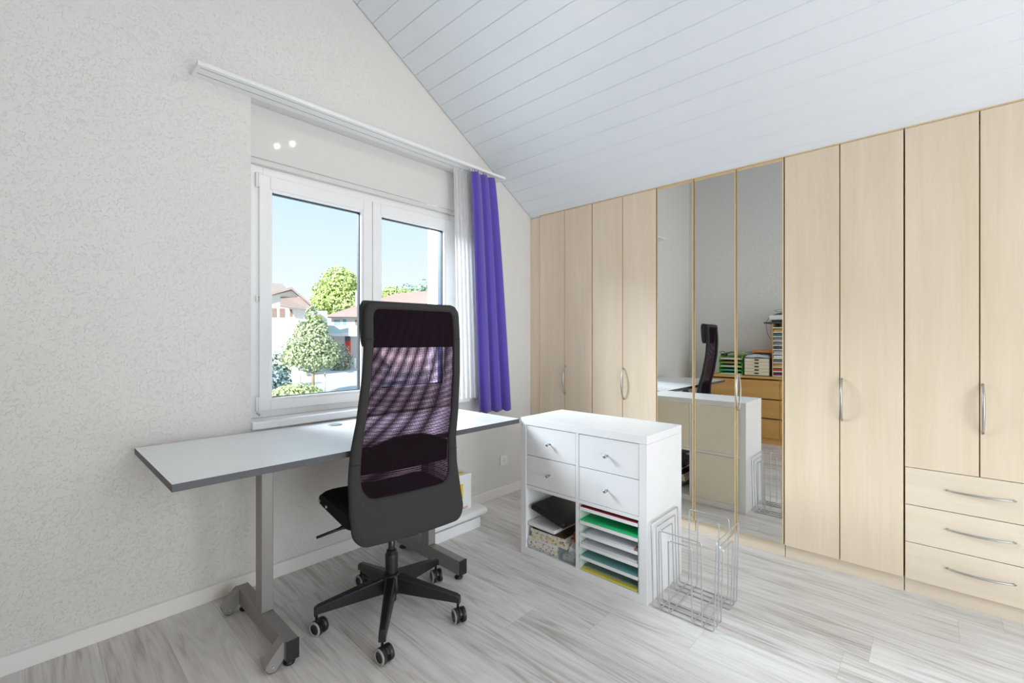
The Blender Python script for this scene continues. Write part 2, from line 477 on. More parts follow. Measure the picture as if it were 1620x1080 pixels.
# ceiling: tongued boards with V grooves running along Y
cb = MB()
nx = Vector((-0.598, 0, -1)).normalized()   # into the room is (-.598,-1)
x = 1.404 - 0.1003 * 21
pitch = 0.1003
while x < XR + 0.1:
    x0, x1 = x + 0.0006, x + pitch - 0.0006
    z0, z1 = ceil_z(x0), ceil_z(x1)
    ch = 0.0030
    cb.prism([(x0, z0 + ch), (x0 + 0.0022, z0 - 0.0013), (x1 - 0.0022, z1 + 0.0013), (x1, z1 + ch), (x1, z1 + 0.02), (x0, z0 + 0.02)], YB - 0.12, YW - 0.007)
    x += pitch
cb.prism([(XL - 0.2, ceil_z(XL - 0.2) + 0.012), (XR + 0.15, ceil_z(XR + 0.15) + 0.012), (XR + 0.15, ceil_z(XR + 0.15) + 0.14), (XL - 0.2, ceil_z(XL - 0.2) + 0.14)], YB - 0.15, YW)
struct(cb.build('ceiling', M_BOARD))

# baseboards
def baseboard(name, a, b, inward, h=0.072, t=0.014):
    a = Vector(a + (0,)); b = Vector(b + (0,)); n = Vector(inward + (0,))
    m = MB(); q = [a, b, b + n * t, a + n * t]
    m.add([tuple(p) for p in q] + [(p.x, p.y, h - 0.004 * (i > 1)) for i, p in enumerate(q)],
          [(0,1,2,3),(4,5,6,7),(0,1,5,4),(1,2,6,5),(2,3,7,6),(3,0,4,7)])
    return struct(m.build(name, M_TRIM, bevel=0.003))
baseboard('baseboard_front', (XL, YW), (2.86, YW), (0, -1))
baseboard('baseboard_left', (XL, YB), (XL, YW - 0.014), (1, 0))
baseboard('baseboard_back', (XL + 0.014, YB), (-0.2, YB), (0, 1))

# ------------------------------------------------------------------ window
YS = 2.53           # room-side face of the sashes
Z0, Z1 = 0.805, 2.10
sash_z0, sash_z1 = 0.835, 2.056
S1, SM, S2 = 0.819, 1.460, 2.100
fr = MB()
fr.box((WX0, YS + 0.015, 0.80), (S1 + 0.02, YS + 0.085, Z1))
fr.box((S2 - 0.02, YS + 0.015, 0.80), (WX1, YS + 0.085, Z1))
fr.box((S1 + 0.02, YS + 0.015, 0.80), (S2 - 0.02, YS + 0.085, sash_z0 + 0.02))
fr.box((S1 + 0.02, YS + 0.015, sash_z1 - 0.02), (S2 - 0.02, YS + 0.085, Z1))
fr.box((SM - 0.03, YS + 0.02, sash_z0 + 0.02), (SM + 0.03, YS + 0.085, sash_z1 - 0.02))
win = struct(fr.build('window_1', M_PVC, bevel=0.003))
def sash(x0, x1, gx0, gx1):
    gz0, gz1 = 0.898, 1.977
    m = MB()
    # four mitred sides: stepped profile, outer flat then a bevelled inner lip
    m.box((x0, YS, sash_z0), (gx0 - 0.012, YS + 0.06, sash_z1))
    m.box((gx1 + 0.012, YS, sash_z0), (x1, YS + 0.06, sash_z1))
    m.box((gx0 - 0.012, YS, sash_z0), (gx1 + 0.012, YS + 0.06, gz0 - 0.012))
    m.box((gx0 - 0.012, YS, gz1 + 0.012), (gx1 + 0.012, YS + 0.06, sash_z1))
    o = m.build('sash', M_PVC, win, bevel=0.004)
    # glazing bead
    b = MB(); y0, y1 = YS + 0.008, YS + 0.028
    b.box((gx0 - 0.014, y0, gz0 - 0.014), (gx0, y1, gz1 + 0.014)); b.box((gx1, y0, gz0 - 0.014), (gx1 + 0.014, y1, gz1 + 0.014))
    b.box((gx0, y0, gz0 - 0.014), (gx1, y1, gz0)); b.box((gx0, y0, gz1), (gx1, y1, gz1 + 0.014))
    b.build('glazing_bead', M_PVC, o, bevel=0.003)
    g = MB(); y0, y1, k = YS + 0.028, YS + 0.05, 0.005
    g.box((gx0 - 0.004, y0, gz0 - 0.004), (gx0 + k*0.6, y1, gz1 + 0.004)); g.box((gx1 - k, y0, gz0 - 0.004), (gx1 + 0.004, y1, gz1 + 0.004))
    g.box((gx0, y0, gz0 - 0.004), (gx1, y1, gz0 + k*0.6)); g.box((gx0, y0, gz1 - k), (gx1, y1, gz1 + 0.004))
    g.build('gasket', M_GASKET, o)
    B((gx0 - 0.006, YS + 0.032, gz0 - 0.006), (gx1 + 0.006, YS + 0.036, gz1 + 0.006)).build('pane', M_GLASS, o)
    return o
sash(S1, SM - 0.0015, 0.884, 1.388)
sash(SM + 0.0015, S2, 1.528, 2.024)
for zz in (0.835, 1.985):
    h = MB(); h.box((S1 - 0.016, YS - 0.004, zz), (S1 - 0.002, YS + 0.018, zz + 0.075)); h.tube([(S1 - 0.004, YS - 0.004, zz), (S1 - 0.004, YS - 0.004, zz + 0.075)], 0.005, 8)
    h.build('hinge', M_PVC, win, bevel=0.002)
hc = MB().box((S1 - 0.014, YS - 0.001, 1.395), (S1 - 0.004, YS + 0.016, 1.43)); hc.build('latch_plate', M_PVC, win, bevel=0.002)
MB().tube([(S1 - 0.006, YS - 0.003, 1.400), (S1 - 0.003, YS - 0.006, 1.412), (S1 - 0.006, YS - 0.003, 1.425)], 0.0022, 6).build('latch_hook', M_ALU, win)
MB().tube([(S1 - 0.012, YS + 0.0, 0.828), (S1 - 0.012, YS - 0.008, 0.822), (S1 - 0.002, YS - 0.008, 0.822), (S1 - 0.002, YS, 0.812)], 0.0025, 6).build('hinge_pin', M_ALU, win)

# inner sill and shutter box
m = MB(); m.prism([(2.415, 0.763), (2.415, 0.796), (2.419, 0.80), (YS + 0.02, 0.80), (YS + 0.02, 0.763)], WX0 + 0.0, WX1, 'X')
struct(m.build('trim_1', M_WHITE, bevel=0.003))
m = MB(); m.box((WX0, 2.50, 2.126), (WX1, 2.52, 2.387))
m.box((WX0, 2.515, 2.10), (WX1, 2.56, 2.126))
struct(m.build('trim_2', M_PANEL, bevel=0.003))
# outer reveal with shutter guide rail
m = MB(); m.box((2.12, 2.70, 0.80), (2.1595, 2.86, 2.38)); struct(m.build('trim_3', M_PVC))
m = MB(); m.box((2.092, 2.625, 0.80), (2.1595, 2.70, 2.38)); struct(m.build('trim_4', mat('blue_grey_shutter_rail', (58, 92, 138), 0.5)))
m = MB(); m.box((WX0, 2.60, 0.74), (WX1, 2.92, 0.80)); struct(m.build('trim_5', M_ALU))

# curtain pelmet with its two tracks
pel = thing('curtain_rail', 'long white two-track curtain rail board over the window', 'curtain rail', (1.46, 2.44, 2.387))
px0, px1 = 0.506, 2.42
m = MB()
for y0, y1 in ((2.314, 2.3375), (2.3425, 2.3925), (2.3985, 2.4395)): m.box((px0 + 0.015, y0, 2.3875), (px1 - 0.015, y1, 2.3955))
m.box((px0, 2.314, 2.396), (px1, 2.4395, 2.404)); m.box((px0, 2.314, 2.3875), (px0 + 0.0149, 2.4395, 2.3955)); m.box((px1 - 0.0149, 2.314, 2.3875), (px1, 2.4395, 2.3955))
m.build('board', M_WHITE, pel)
for y in (2.3405, 2.3955):
    B((px0 + 0.0155, y - 0.0022, 2.3885), (px1 - 0.0155, y + 0.0022, 2.3952)).build('track', mat('track_slot_grey', (70, 74, 78), 0.5), pel)

# ------------------------------------------------------------------ curtains
def curtain(name, label, x0t, x1t, x0b, x1b, y, zt, zb, waves, amp, m, thick, slope=0.0, hem=True):
    def fn(u, v):
        # v 0 top .. 1 bottom
        a = amp * (0.55 + 0.45 * v) 
        ph = u * waves * 2 * math.pi
        xs = (x0t + (x1t - x0t) * u) * (1 - v ** 0.8) + (x0b + (x1b - x0b) * u) * v ** 0.8
        xx = xs + 0.010 * math.sin(ph * 1.0 + 0.6) * (0.4 + v)
        yy = y + a * math.sin(ph) + 0.10 * a * math.sin(2.3 * ph + 1.1 + v) 
        zz = zt + (zb - zt) * v + (slope * u if v > 0.5 else 0) * v - 0.004 * math.sin(ph * 2) * v
        return (xx, yy, zz)
    root = thing(name, label, 'curtain', ((x0b + x1b) / 2, y, zb))
    MB().grid(fn, 90, 40).build('panel', m, root, solid=thick)
    k = 9
    for i in range(k):
        u = (i + 0.5) / k
        p = fn(u, 0); g = MB()
        g.box((p[0] - 0.003, 2.3405 - 0.002 if y < 2.36 else 2.3955 - 0.002, 2.372), (p[0] + 0.003, 2.3405 + 0.002 if y < 2.36 else 2.3955 + 0.002, 2.392))
        g.tube([(p[0], p[1], zt - 0.004), (p[0], (2.3405 if y < 2.36 else 2.3955), 2.374)], 0.0015, 5)
        g.build('glider', M_WHITE, root)
    return root
curtain('curtain', 'purple fabric curtain hanging at the right side of the window', 2.085, 2.325, 2.160, 2.495, 2.325, 2.368, 0.69, 3.1, 0.024, M_PURPLE, 0.0022, slope=-0.012)
curtain('sheer_curtain', 'thin white sheer curtain between the window and the purple curtain', 1.99, 2.16, 2.02, 2.24, 2.395, 2.372, 0.79, 5.5, 0.009, M_SHEER, 0)

# ------------------------------------------------------------------ wardrobe
XD = 2.845           # door fronts
def carcass(root, y0, y1, zb=0.0):
    m = MB()
    t = 0.018
    top = lambda x: min(2.2, ceil_z(x) - 0.022)
    def side(a, b):
        m.prism([(XD + 0.022, 0.072), (XR - 0.01, 0.072), (XR - 0.01, ceil_z(XR - 0.01) - 0.03), (XD + 0.022, top(XD + 0.022))], a, b)
    side(y0 + 0.0005, y0 + t); side(y1 - t, y1 - 0.0005)
    m.box((XD + 0.022, y0 + t, 0.072), (XR - 0.01, y1 - t, 0.09))
    m.box((XR - 0.016, y0 + t, 0.09), (XR - 0.01, y1 - t, 1.80))
    m.prism([(XD + 0.022, top(XD + 0.022) - 0.018), (XR - 0.02, ceil_z(XR - 0.02) - 0.05), (XR - 0.02, ceil_z(XR - 0.02) - 0.03), (XD + 0.022, top(XD + 0.022))], y0 + t, y1 - t)
    ym = (y0 + y1) / 2
    if y1 - y0 > 0.3: m.box((XD + 0.0215, ym - 0.012, 0.09), (XD + 0.035, ym + 0.012, 2.15))
    return m.build('carcass', M_EDGE, root)
def plinth(root, y0, y1):
    B((2.873, y0 + 0.0006, 0.0), (2.89, y1 - 0.0006, 0.071)).build('plinth', M_MAPLE_Y, root)
    B((XD + 0.003, y0 + 0.0006, 2.2055), (XD + 0.021, y1 - 0.0006, 2.2125)).build('top_rail', M_EDGE, root)
def door(root, y0, y1, z0=0.073, z1=2.2035, mirror=False):
    g = 0.002
    m = MB()
    a, b = y0 + g, y1 - g
    m.add([(XD, a, z0), (XD, b, z0), (XD, b, z1), (XD, a, z1), (XD + 0.019, a, z0), (XD + 0.019, b, z0), (XD + 0.019, b, z1), (XD + 0.019, a, z1)],
          [(0, 3, 2, 1)], 0)
    k = len(m.v) - 8
    for fc in ((4, 5, 6, 7), (0, 1, 5, 4), (1, 2, 6, 5), (2, 3, 7, 6), (3, 0, 4, 7)): m.f.append([k + i for i in fc]); m.m.append(1); m.sm.append(False)
    d = m.build('door', [M_EDGE if mirror else M_MAPLE, M_EDGE], root, bevel=0.0018)
    if mirror:
        B((XD - 0.0015, a + 0.0055, z0 + 0.004), (XD + 0.0, b - 0.0055, z1 - 0.014)).build('mirror', M_MIRROR, d)
    return d
def bow_handle(parent, p0, p1, out=0.032, r=0.0052, lab=None):
    p0 = Vector(p0); p1 = Vector(p1)
    n = 15; pts = []; rr = []
    for i in range(n):
        t = i / (n - 1)
        p = p0.lerp(p1, t); p.x -= 0.006 + out * math.sin(math.pi * t) ** 0.8
        pts.append(p); rr.append(r * (0.75 + 0.45 * math.sin(math.pi * t)))
    m = MB().tube(pts, rr, 10)
    for t in (0.03, 0.97):
        q = p0.lerp(p1, t)
        m.tube([(q.x + 0.0, q.y, q.z), (q.x - 0.011, q.y, q.z)], 0.0042, 8)
    return m.build('handle', M_ALU, parent)
GW = 'fitted maple wardrobe units along the right wall'
def unit(label, y0, y1, doors, loc_mirror=False, drawers=False, side=1):
    r = thing('wardrobe', label, 'wardrobe', ((XD + 0.0), (y0 + y1) / 2, 0), group=None)
    carcass(r, y0, y1); plinth(r, y0, y1)
    z0 = 0.601 if drawers else 0.073
    n = doors; wd = (y1 - y0) / n
    ds = [door(r, y0 + i * wd, y0 + (i + 1) * wd, z0=z0, mirror=loc_mirror) for i in range(n)]
    if drawers:
        for a, b in ((0.4255, 0.5985), (0.249, 0.4225), (0.073, 0.246)):
            m = MB(); m.box((XD, y0 + 0.003, a), (XD + 0.019, y1 - 0.003, b))
            d = m.build('drawer', [M_MAPLE_Y], r, bevel=0.0015)
            zc = b - 0.077
            bow_handle(d, (XD, (y0+y1)/2 + 0.107, zc), (XD, (y0+y1)/2 - 0.107, zc), out=0.024, r=0.0042)
    return r, ds
u, ds = unit('maple wardrobe unit beside the window wall, farthest of the plain two-door units', 1.84, 2.338, 2)
bow_handle(ds[0], (XD, 2.089 - 0.012, 0.789), (XD, 2.089 - 0.012, 1.004))
u, ds = unit('maple two-door wardrobe unit just left of the mirrored doors', 1.34, 1.838, 2)
bow_handle(ds[0], (XD, 1.589 - 0.012, 0.789), (XD, 1.589 - 0.012, 1.006))
u, ds = unit('narrow wardrobe unit with a single mirror door', 1.094, 1.338, 1, True)
u, ds = unit('wide wardrobe unit with a pair of mirror doors and one handle between them', 0.60, 1.092, 2, True)
bow_handle(ds[0], (XD, 0.846 - 0.012, 0.789), (XD, 0.846 - 0.012, 1.004))
u, ds = unit('maple two-door wardrobe unit just right of the mirrored doors', 0.10, 0.598, 2)
bow_handle(ds[0], (XD, 0.349 - 0.010, 0.791), (XD, 0.349 - 0.010, 1.005))
u, ds = unit('maple wardrobe unit with three wide drawers below two doors', -0.40, 0.098, 2, drawers=True)
bow_handle(ds[0], (XD, -0.151 - 0.010, 0.792), (XD, -0.151 - 0.010, 1.010))
m = MB(); m.box((XD + 0.006, 2.34, 0.0), (XD + 0.022, 2.4385, 2.20))
tag(m.build('filler_panel', M_MAPLE), 'narrow vertical maple filler strip between wardrobe and window wall', 'panel')

# ------------------------------------------------------------------ desk
desk = thing('desk', 'long white desk with dark grey edge under the window on grey T legs', 'desk', (1.108, 2.06, 0))
DX0, DX1, DY0, DY1, DZ = 0.308, 1.908, 1.716, 2.412, 0.7555
m = MB(); m.box((DX0, DY0, DZ - 0.025), (DX1, DY1, DZ))
m.m = [1, 0, 1, 1, 1, 1]
m.build('tabletop', [M_DESKTOP, M_DESKEDGE], desk, bevel=0.0008)
MB().lathe([(0.036, DZ - 0.002), (0.036, DZ + 0.0015), (0.033, DZ + 0.003), (0.001, DZ + 0.003)], 24, (1.11, 2.30, 0)).build('cable_grommet', mat('grey_plastic', (150, 155, 158), 0.4), desk)
def desk_leg(x0, x1, wheels):
    m = MB()
    m.box((x0, 1.725, 0.028), (x1, 2.285, 0.100))
    l = m.build('foot_beam', M_GREYPAINT, desk, bevel=0.003)
    B((x0 + 0.0, 1.975, 0.1005), (x1, 2.045, DZ - 0.0255)).build('leg', M_GREYPAINT, desk, bevel=0.003)
    B((x0 - 0.0005, 1.719, 0.0275), (x1 + 0.0005, 1.7245, 0.1005)).build('end_cap', M_BLACK, desk, bevel=0.001)
    for y in (1.755, 2.25):
        MB().lathe([(0.019, 0.0), (0.021, 0.004), (0.021, 0.010), (0.006, 0.014), (0.006, 0.0275)], 16, ((x0 + x1) / 2, y, 0)).build('levelling_foot', M_BLACK, desk)
    if wheels:
        for y, d in ((1.762, 1), (2.268, 1)):
            br = MB()
            # cheek bracket: rounded-tip flap leaning down and out in front of the wheel, standing off the beam
            pts = []
            for i in range(9):
                a = R(180 + 22.5 * i * 1.0)
                pts.append((x0 - 0.040 + 0.023 * math.cos(a - R(60)), 0.029 + 0.023 * math.sin(a - R(60))))
            pts += [(x0 - 0.001, 0.04), (x0 - 0.001, 0.098), (x0 - 0.010, 0.092)]
            for yy in (y - 0.026, y + 0.018):
                br.prism(pts, yy, yy + 0.003, 'Y')
            arc = [(x0 - 0.001, 0.1), (x0 - 0.010, 0.095)] + [(x0 - 0.040 + 0.025 * math.cos(R(t)), 0.029 + 0.025 * math.sin(R(t))) for t in range(130, 215, 14)]
            inner = [(p[0] + 0.002, p[1] - 0.002) for p in arc]
            br.prism(arc + inner[::-1], y - 0.026, y + 0.021, 'Y')
            b = br.build('transport_bracket', M_GREYPAINT, desk)
            MB().lathe([(0.017, y - 0.022), (0.019, y - 0.02), (0.019, y + 0.012), (0.017, y + 0.014)], 20, (x0 - 0.040, 0, 0.0195), 'Y').build('wheel', M_BLACK, b)
            MB().lathe([(0.004, y - 0.030), (0.004, y - 0.026)], 10, (x0 - 0.040, 0, 0.026), 'Y').build('axle_screw', M_CHROME, b)
desk_leg(0.647, 0.692, True)
desk_leg(1.470, 1.515, False)
m = MB(); m.box((0.692, 1.985, 0.66), (1.470, 2.035, 0.70)); m.build('crossbar', M_GREYPAINT, desk, bevel=0.003)

# ------------------------------------------------------------------ boxes under the desk
b1 = MB(); b1.box((1.53, 2.135, 0.0), (2.0, 2.40, 0.062))
tag(b1.build('cardboard_box', M_CARD, bevel=0.002), 'flat white cardboard box lying on the floor under the desk', 'box')
def parcel(u, v):
    return None
pc = MB()
prof = [(2.128, 0.075), (2.122, 0.09), (2.128, 0.108), (2.15, 0.118), (2.38, 0.112), (2.396, 0.09), (2.39, 0.07), (2.15, 0.0645)]
pc.prism(prof, 1.53, 2.055, 'X', smooth=True)
o = tag(pc.build('wrapped_parcel', M_CARD, bevel=0.01, seg=3), 'soft white plastic-wrapped parcel resting on the flat box under the desk', 'parcel')
cn = thing('printer_paper_box', 'tall white and yellow printed carton standing on the parcel under the desk', 'box', (1.78, 2.29, 0.118))
B((1.58, 2.185, 0.119), (1.965, 2.405, 0.345)).build('carton', M_CARD, cn, bevel=0.002)
m = MB(); m.prism([(1.845, 0.19), (1.893, 0.195), (1.893, 0.292), (1.845, 0.28)], 2.1840, 2.1848, 'Y'); m.build('yellow_stripe', M_YELLOW, cn)
m = MB(); m.prism([(1.585, 0.122), (1.68, 0.122), (1.70, 0.15), (1.585, 0.15)], 2.1840, 2.1848, 'Y'); m.build('yellow_band', M_YELLOW, cn)
m = MB()
arc = [(1.865 + 0.06 * math.cos(R(t)), 2.21 + 0.06 * math.sin(R(t))) for t in range(0, 181, 15)]
m.prism(arc, 0.3455, 0.349, 'Z'); m.build('yellow_handle', M_YELLOW, cn)
def text_mesh(txt, size, name, material, parent, loc, rot, extrude=0.0003):
    cu = bpy.data.curves.new(name, 'FONT'); cu.body = txt; cu.size = size; cu.extrude = extrude; cu.align_x = 'CENTER'
    tmp = bpy.data.objects.new('tmp_text', cu); COL.objects.link(tmp)
    dg = bpy.context.evaluated_depsgraph_get(); dg.update()
    me = bpy.data.meshes.new_from_object(tmp.evaluated_get(dg))
    bpy.data.objects.remove(tmp); bpy.data.curves.remove(cu)
    me.materials.clear(); me.materials.append(material)
    o = bpy.data.objects.new(name, me); COL.objects.link(o); o.parent = parent
    o.location = Vector(loc) - ORG[parent.name]; o.rotation_euler = rot
    ORG[o.name] = ORG[parent.name]
    return o
text_mesh('Canon', 0.032, 'printed_lettering', M_RED, cn, (1.892, 2.1842, 0.126), (R(90), 0, 0))
so = thing('wall_socket', 'white square wall socket low on the window wall right of the desk', 'socket', (2.52, 2.44, 0.26))
B((2.485, 2.431, 0.232), (2.565, 2.4395, 0.312)).build('cover_plate', M_WHITE, so, bevel=0.003)
m = MB()
for dx, dz in ((0, 0.012), (-0.008, -0.004), (0.008, -0.004)):
    m.lathe([(0.0028, 2.4303), (0.0028, 2.4309)], 10, (2.525 + dx, 0, 0.272 + dz), 'Y')
m.build('pin_holes', M_DARK, so)

# ------------------------------------------------------------------ office chair
CH = thing('office_chair', 'black high-back mesh office chair on casters in front of the desk', 'office chair', (1.102, 1.75, 0), R(-7.4))
def interp(x, xs, ys):
    if x <= xs[0]: return ys[0]
    for i in range(len(xs) - 1):
        if x <= xs[i + 1]:
            t = (x - xs[i]) / (xs[i + 1] - xs[i]); t = t * t * (3 - 2 * t) * 0.35 + t * 0.65
            return ys[i] + (ys[i + 1] - ys[i]) * t
    return ys[-1]
ZY = ([0.39, 0.45, 0.55, 0.65, 0.75, 0.9, 1.07, 1.2, 1.36], [-0.158, -0.143, -0.112, -0.094, -0.099, -0.139, -0.166, -0.173, -0.163])
ZW = ([0.39, 0.5, 0.6, 0.7, 0.78, 0.88, 1.0, 1.1, 1.2, 1.28, 1.36], [0.252, 0.256, 0.253, 0.248, 0.241, 0.233, 0.225, 0.220, 0.217, 0.215, 0.212])
BX = 0.026
def bk(s, z, dy=0.0, k=1.0):
    """point of the back surface: s in -1..1 across, height z, offset forward dy"""
    w_ = interp(z, *ZW) * k
    y = interp(z, *ZY) - 0.024 * (1 - min(1, s * s)) + dy
    return (BX + s * w_, y, z)
def rrect(z0, z1, hw, rt, rb, n=8, side=14):
    """rounded outline in (x,z), counter-clockwise from lower right; hw(z) half width"""
    pts = []
    def arc(cx, cz, r, a0, a1):
        for i in range(n + 1):
            a = R(a0 + (a1 - a0) * i / n); pts.append((cx + r * math.cos(a), cz + r * math.sin(a)))
    A = 0.25
    arc(A - rb, z0 + rb, rb, -90, 0)
    for i in range(1, side): pts.append((A, z0 + rb + (z1 - rt - z0 - rb) * i / side))
    arc(A - rt, z1 - rt, rt, 0, 90)
    for i in range(1, side // 2): pts.append((A - rt - (2 * A - 2 * rt) * i / (side // 2), z1))
    arc(-A + rt, z1 - rt, rt, 90, 180)
    for i in range(1, side): pts.append((-A, z1 - rt - (z1 - rt - z0 - rb) * i / side))
    arc(-A + rb, z0 + rb, rb, 180, 270)
    for i in range(1, side // 2): pts.append((-A + rb + (2 * A - 2 * rb) * i / (side // 2), z0))
    return [(x / 0.25 * hw(z), z) for x, z in pts]
hw_o = lambda z: interp(z, *ZW)
hw_i = lambda z: interp(z, [0.5, 0.66, 0.8, 1.0, 1.2, 1.34], [0.196, 0.205, 0.200, 0.190, 0.182, 0.180])
outer = rrect(0.395, 1.352, hw_o, 0.045, 0.055)
inner = rrect(0.562, 1.322, hw_i, 0.030, 0.060)
def bp(x, z, dy):
    w_ = interp(z, *ZW); s = x / w_
    return Vector((BX + x, interp(z, *ZY) - 0.024 * (1 - min(1, s * s)) + dy, z))
m = MB(); L = len(outer); rings = []
# cross-section of the ring: rear face, front face, rounded outer edge
steps = [(0.0, 0.0), (0.04, -0.006), (0.3, -0.009), (0.6, -0.008), (0.9, -0.004), (1.0, 0.002), (1.0, 0.010), (0.9, 0.016), (0.5, 0.019), (0.1, 0.016), (0.0, 0.008)]
for (ox, oz), (ix, iz) in zip(outer, inner):
    rings.append([bp(ox + (ix - ox) * t, oz + (iz - oz) * t, dy) for t, dy in steps])
k = len(steps)
m.v = [p for rg in rings for p in rg]
for i in range(L):
    j = (i + 1) % L
    for a in range(k):
        b_ = (a + 1) % k
        m.f.append([i * k + a, j * k + a, j * k + b_, i * k + b_]); m.m.append(0); m.sm.append(True)
m.build('backrest_frame', M_FABRIC, CH, world=False)
# stitched joint lines where the fabric sleeves meet
for zz, s0, s1 in ((1.205, 0.84, 1.005), (0.705, 0.83, 1.005)):
    for sg in (-1, 1):
        MB().tube([bk(sg * (s0 + (s1 - s0) * t / 5), zz, -0.0085 + 0.004 * (t == 5)) for t in range(6)], 0.0016, 6).build('seam', M_BLACKM, CH, world=False)
# two layers of net
def netlayer(name, material, dy, k2):
    def fn(u, v):
        z = 0.548 + (1.335 - 0.548) * v
        hw = hw_i(z) + 0.008
        x = -hw + 2 * hw * u
        p = bp(x, z, dy); p.y += k2 * (1 - (x / hw) ** 2)
        return p
    return MB().grid(fn, 24, 48).build(name, material, CH, world=False)
netlayer('mesh_panel', M_NET1, 0.002, 0.0)
netlayer('mesh_lining', M_NET2, 0.010, 0.004)
# headrest cushion, strapped to the front of the top
def cushion(name, x0, x1, z0, z1, y0f, thick, material, r=0.022, n=10):
    def sect(v):
        pts = []
        for i in range(n * 4):
            a = 2 * math.pi * i / (n * 4)
            c, s = math.cos(a), math.sin(a)
            e_ = 0.45
            pts.append((math.copysign(abs(c) ** e_, c), math.copysign(abs(s) ** e_, s)))
        return pts
    m = MB(); rows = 13; base = sect(0)
    for j in range(rows):
        t = -1 + 2 * j / (rows - 1)
        tt = math.copysign(1 - (1 - abs(t)) ** 1.6, t)
        sc = max(0.02, (1 - abs(tt) ** 5)) ** 0.4
        z = (z0 + z1) / 2 + (z1 - z0) / 2 * tt
        for c, s in base:
            x = (x0 + x1) / 2 + (x1 - x0) / 2 * c * (0.92 + 0.08 * sc)
            m.v.append(Vector((x, y0f(z) + thick / 2 + thick / 2 * s * sc, z)))
    q = len(base)
    for j in range(rows - 1):
        for i in range(q):
            i2 = (i + 1) % q
            m.f.append([j*q+i, j*q+i2, (j+1)*q+i2, (j+1)*q+i]); m.m.append(0); m.sm.append(True)
    m.f.append(list(range(q))[::-1]); m.m.append(0); m.sm.append(True)
    m.f.append([(rows-1)*q + i for i in range(q)]); m.m.append(0); m.sm.append(True)
    return m.build(name, material, CH, world=False)
cushion('headrest', BX - 0.216, BX + 0.216, 1.170, 1.358, lambda z: interp(z, *ZY) + 0.012, 0.055, M_FABRIC)
# lumbar pad: arched band behind the net
def lum(u, v):
    x = -0.205 + 0.41 * u
    zt = 0.742 + 0.055 * (1 - (x / 0.205) ** 2) ; z = 0.655 + (zt - 0.655) * v
    p = bp(x, z, 0.024); return p
MB().grid(lum, 20, 6).build('lumbar_pad', M_FABRICD, CH, world=False, solid=0.012)
MB().tube([bp(-0.2 + 0.4 * i / 16, 0.744 + 0.055 * (1 - ((-0.2 + 0.4 * i / 16) / 0.205) ** 2), 0.016) for i in range(17)], 0.0022, 6).build('piping', mat('grey_piping', (120, 116, 124), 0.8), CH, world=False)
# seat: cushion with rolled front
def seat_mesh():
    m = MB(); nx_, ny_ = 20, 18
    xs, ye, yb = 0.262, 0.292, -0.125
    def top(u, v):
        x = -xs + 2 * xs * u; y = yb + (ye - yb) * v
        cu = abs(2 * u - 1); cv = abs(2 * v - 1)
        z = 0.528 + 0.010 * cu ** 2 - 0.03 * max(0, v - 0.8) / 0.2 * (v > 0.8) - 0.022 * cu ** 10 - 0.02 * cv ** 12 
        c = (cu ** 8 * cv ** 8)
        return (BX + x * (1 - 0.05 * c), y - math.copysign(0.02, 2*v-1) * c, z - 0.01 * c)
    def bot(u, v):
        x = -xs + 2 * xs * u; y = yb + (ye - yb) * v
        cu = abs(2 * u - 1); cv = abs(2 * v - 1); c = (cu ** 8 * cv ** 8)
        z = 0.452 - 0.012 * (1 - cu ** 4)+ 0.012 * v
        return (BX + x * (0.985 - 0.05 * c), y - math.copysign(0.02, 2*v-1) * c, z)
    for fnn in (top, bot):
        m.grid(fnn, nx_, ny_)
    A = 0; Bo = (nx_ + 1) * (ny_ + 1)
    idx = [i for i in range(nx_ + 1)] + [j * (nx_ + 1) + nx_ for j in range(1, ny_ + 1)] + [ny_ * (nx_ + 1) + i for i in range(nx_ - 1, -1, -1)] + [j * (nx_ + 1) for j in range(ny_ - 1, 0, -1)]
    for a in range(len(idx)):
        b = (a + 1) % len(idx)
        m.f.append([idx[a], idx[b], Bo + idx[b], Bo + idx[a]]); m.m.append(0); m.sm.append(True)
    return m
seat = seat_mesh().build('seat', M_FABRICD, CH, world=False, bevel=0.008, seg=3)
for y in (0.235, 0.135):
    MB().lathe([(0.0065, BX - 0.2665), (0.0065, BX - 0.259)], 12, (0, y, 0.482), 'X').build('side_bolt', M_CHROME, seat, world=False)
m = MB(); m.box((-0.09, -0.13, 0.375), (0.09, 0.14, 0.435)); m.box((-0.055, -0.175, 0.40), (0.055, -0.10, 0.445)); m.box((-0.15, -0.06, 0.435), (0.15, 0.2, 0.446))
m.build('tilt_mechanism', M_BLACK, CH, world=False, bevel=0.008)
m = MB(); m.box((BX - 0.09, -0.098, 0.42), (BX + 0.09, -0.075, 0.56)); m.build('back_bracket', M_BLACK, CH, world=False, bevel=0.01)
def lever(y0, z0, sgn, name='lever'):
    MB().tube([(sgn * 0.08, y0, z0), (sgn * 0.19, y0 - 0.004, z0 - 0.002), (sgn * 0.20, y0 - 0.004, z0 - 0.003), (sgn * 0.215, y0 - 0.005, z0 - 0.006), (sgn * 0.305, y0 - 0.008, z0 - 0.016)], [0.010, 0.011, 0.0085, 0.0065, 0.0055], 10).build(name, M_BLACK, CH, world=False)
lever(0.05, 0.415, -1); lever(0.05, 0.415, 1)
# column
MB().lathe([(0.0145, 0.20), (0.0145, 0.378)], 20).build('gas_lift', mat('dark_steel', (70, 70, 72), 0.25, metal=0.8), CH, world=False)
MB().lathe([(0.019, 0.052), (0.021, 0.056), (0.0235, 0.13), (0.026, 0.16), (0.028, 0.255), (0.026, 0.262), (0.022, 0.264), (0.022, 0.276), (0.016, 0.278)], 24).build('column_sleeve', M_BLACK, CH, world=False)
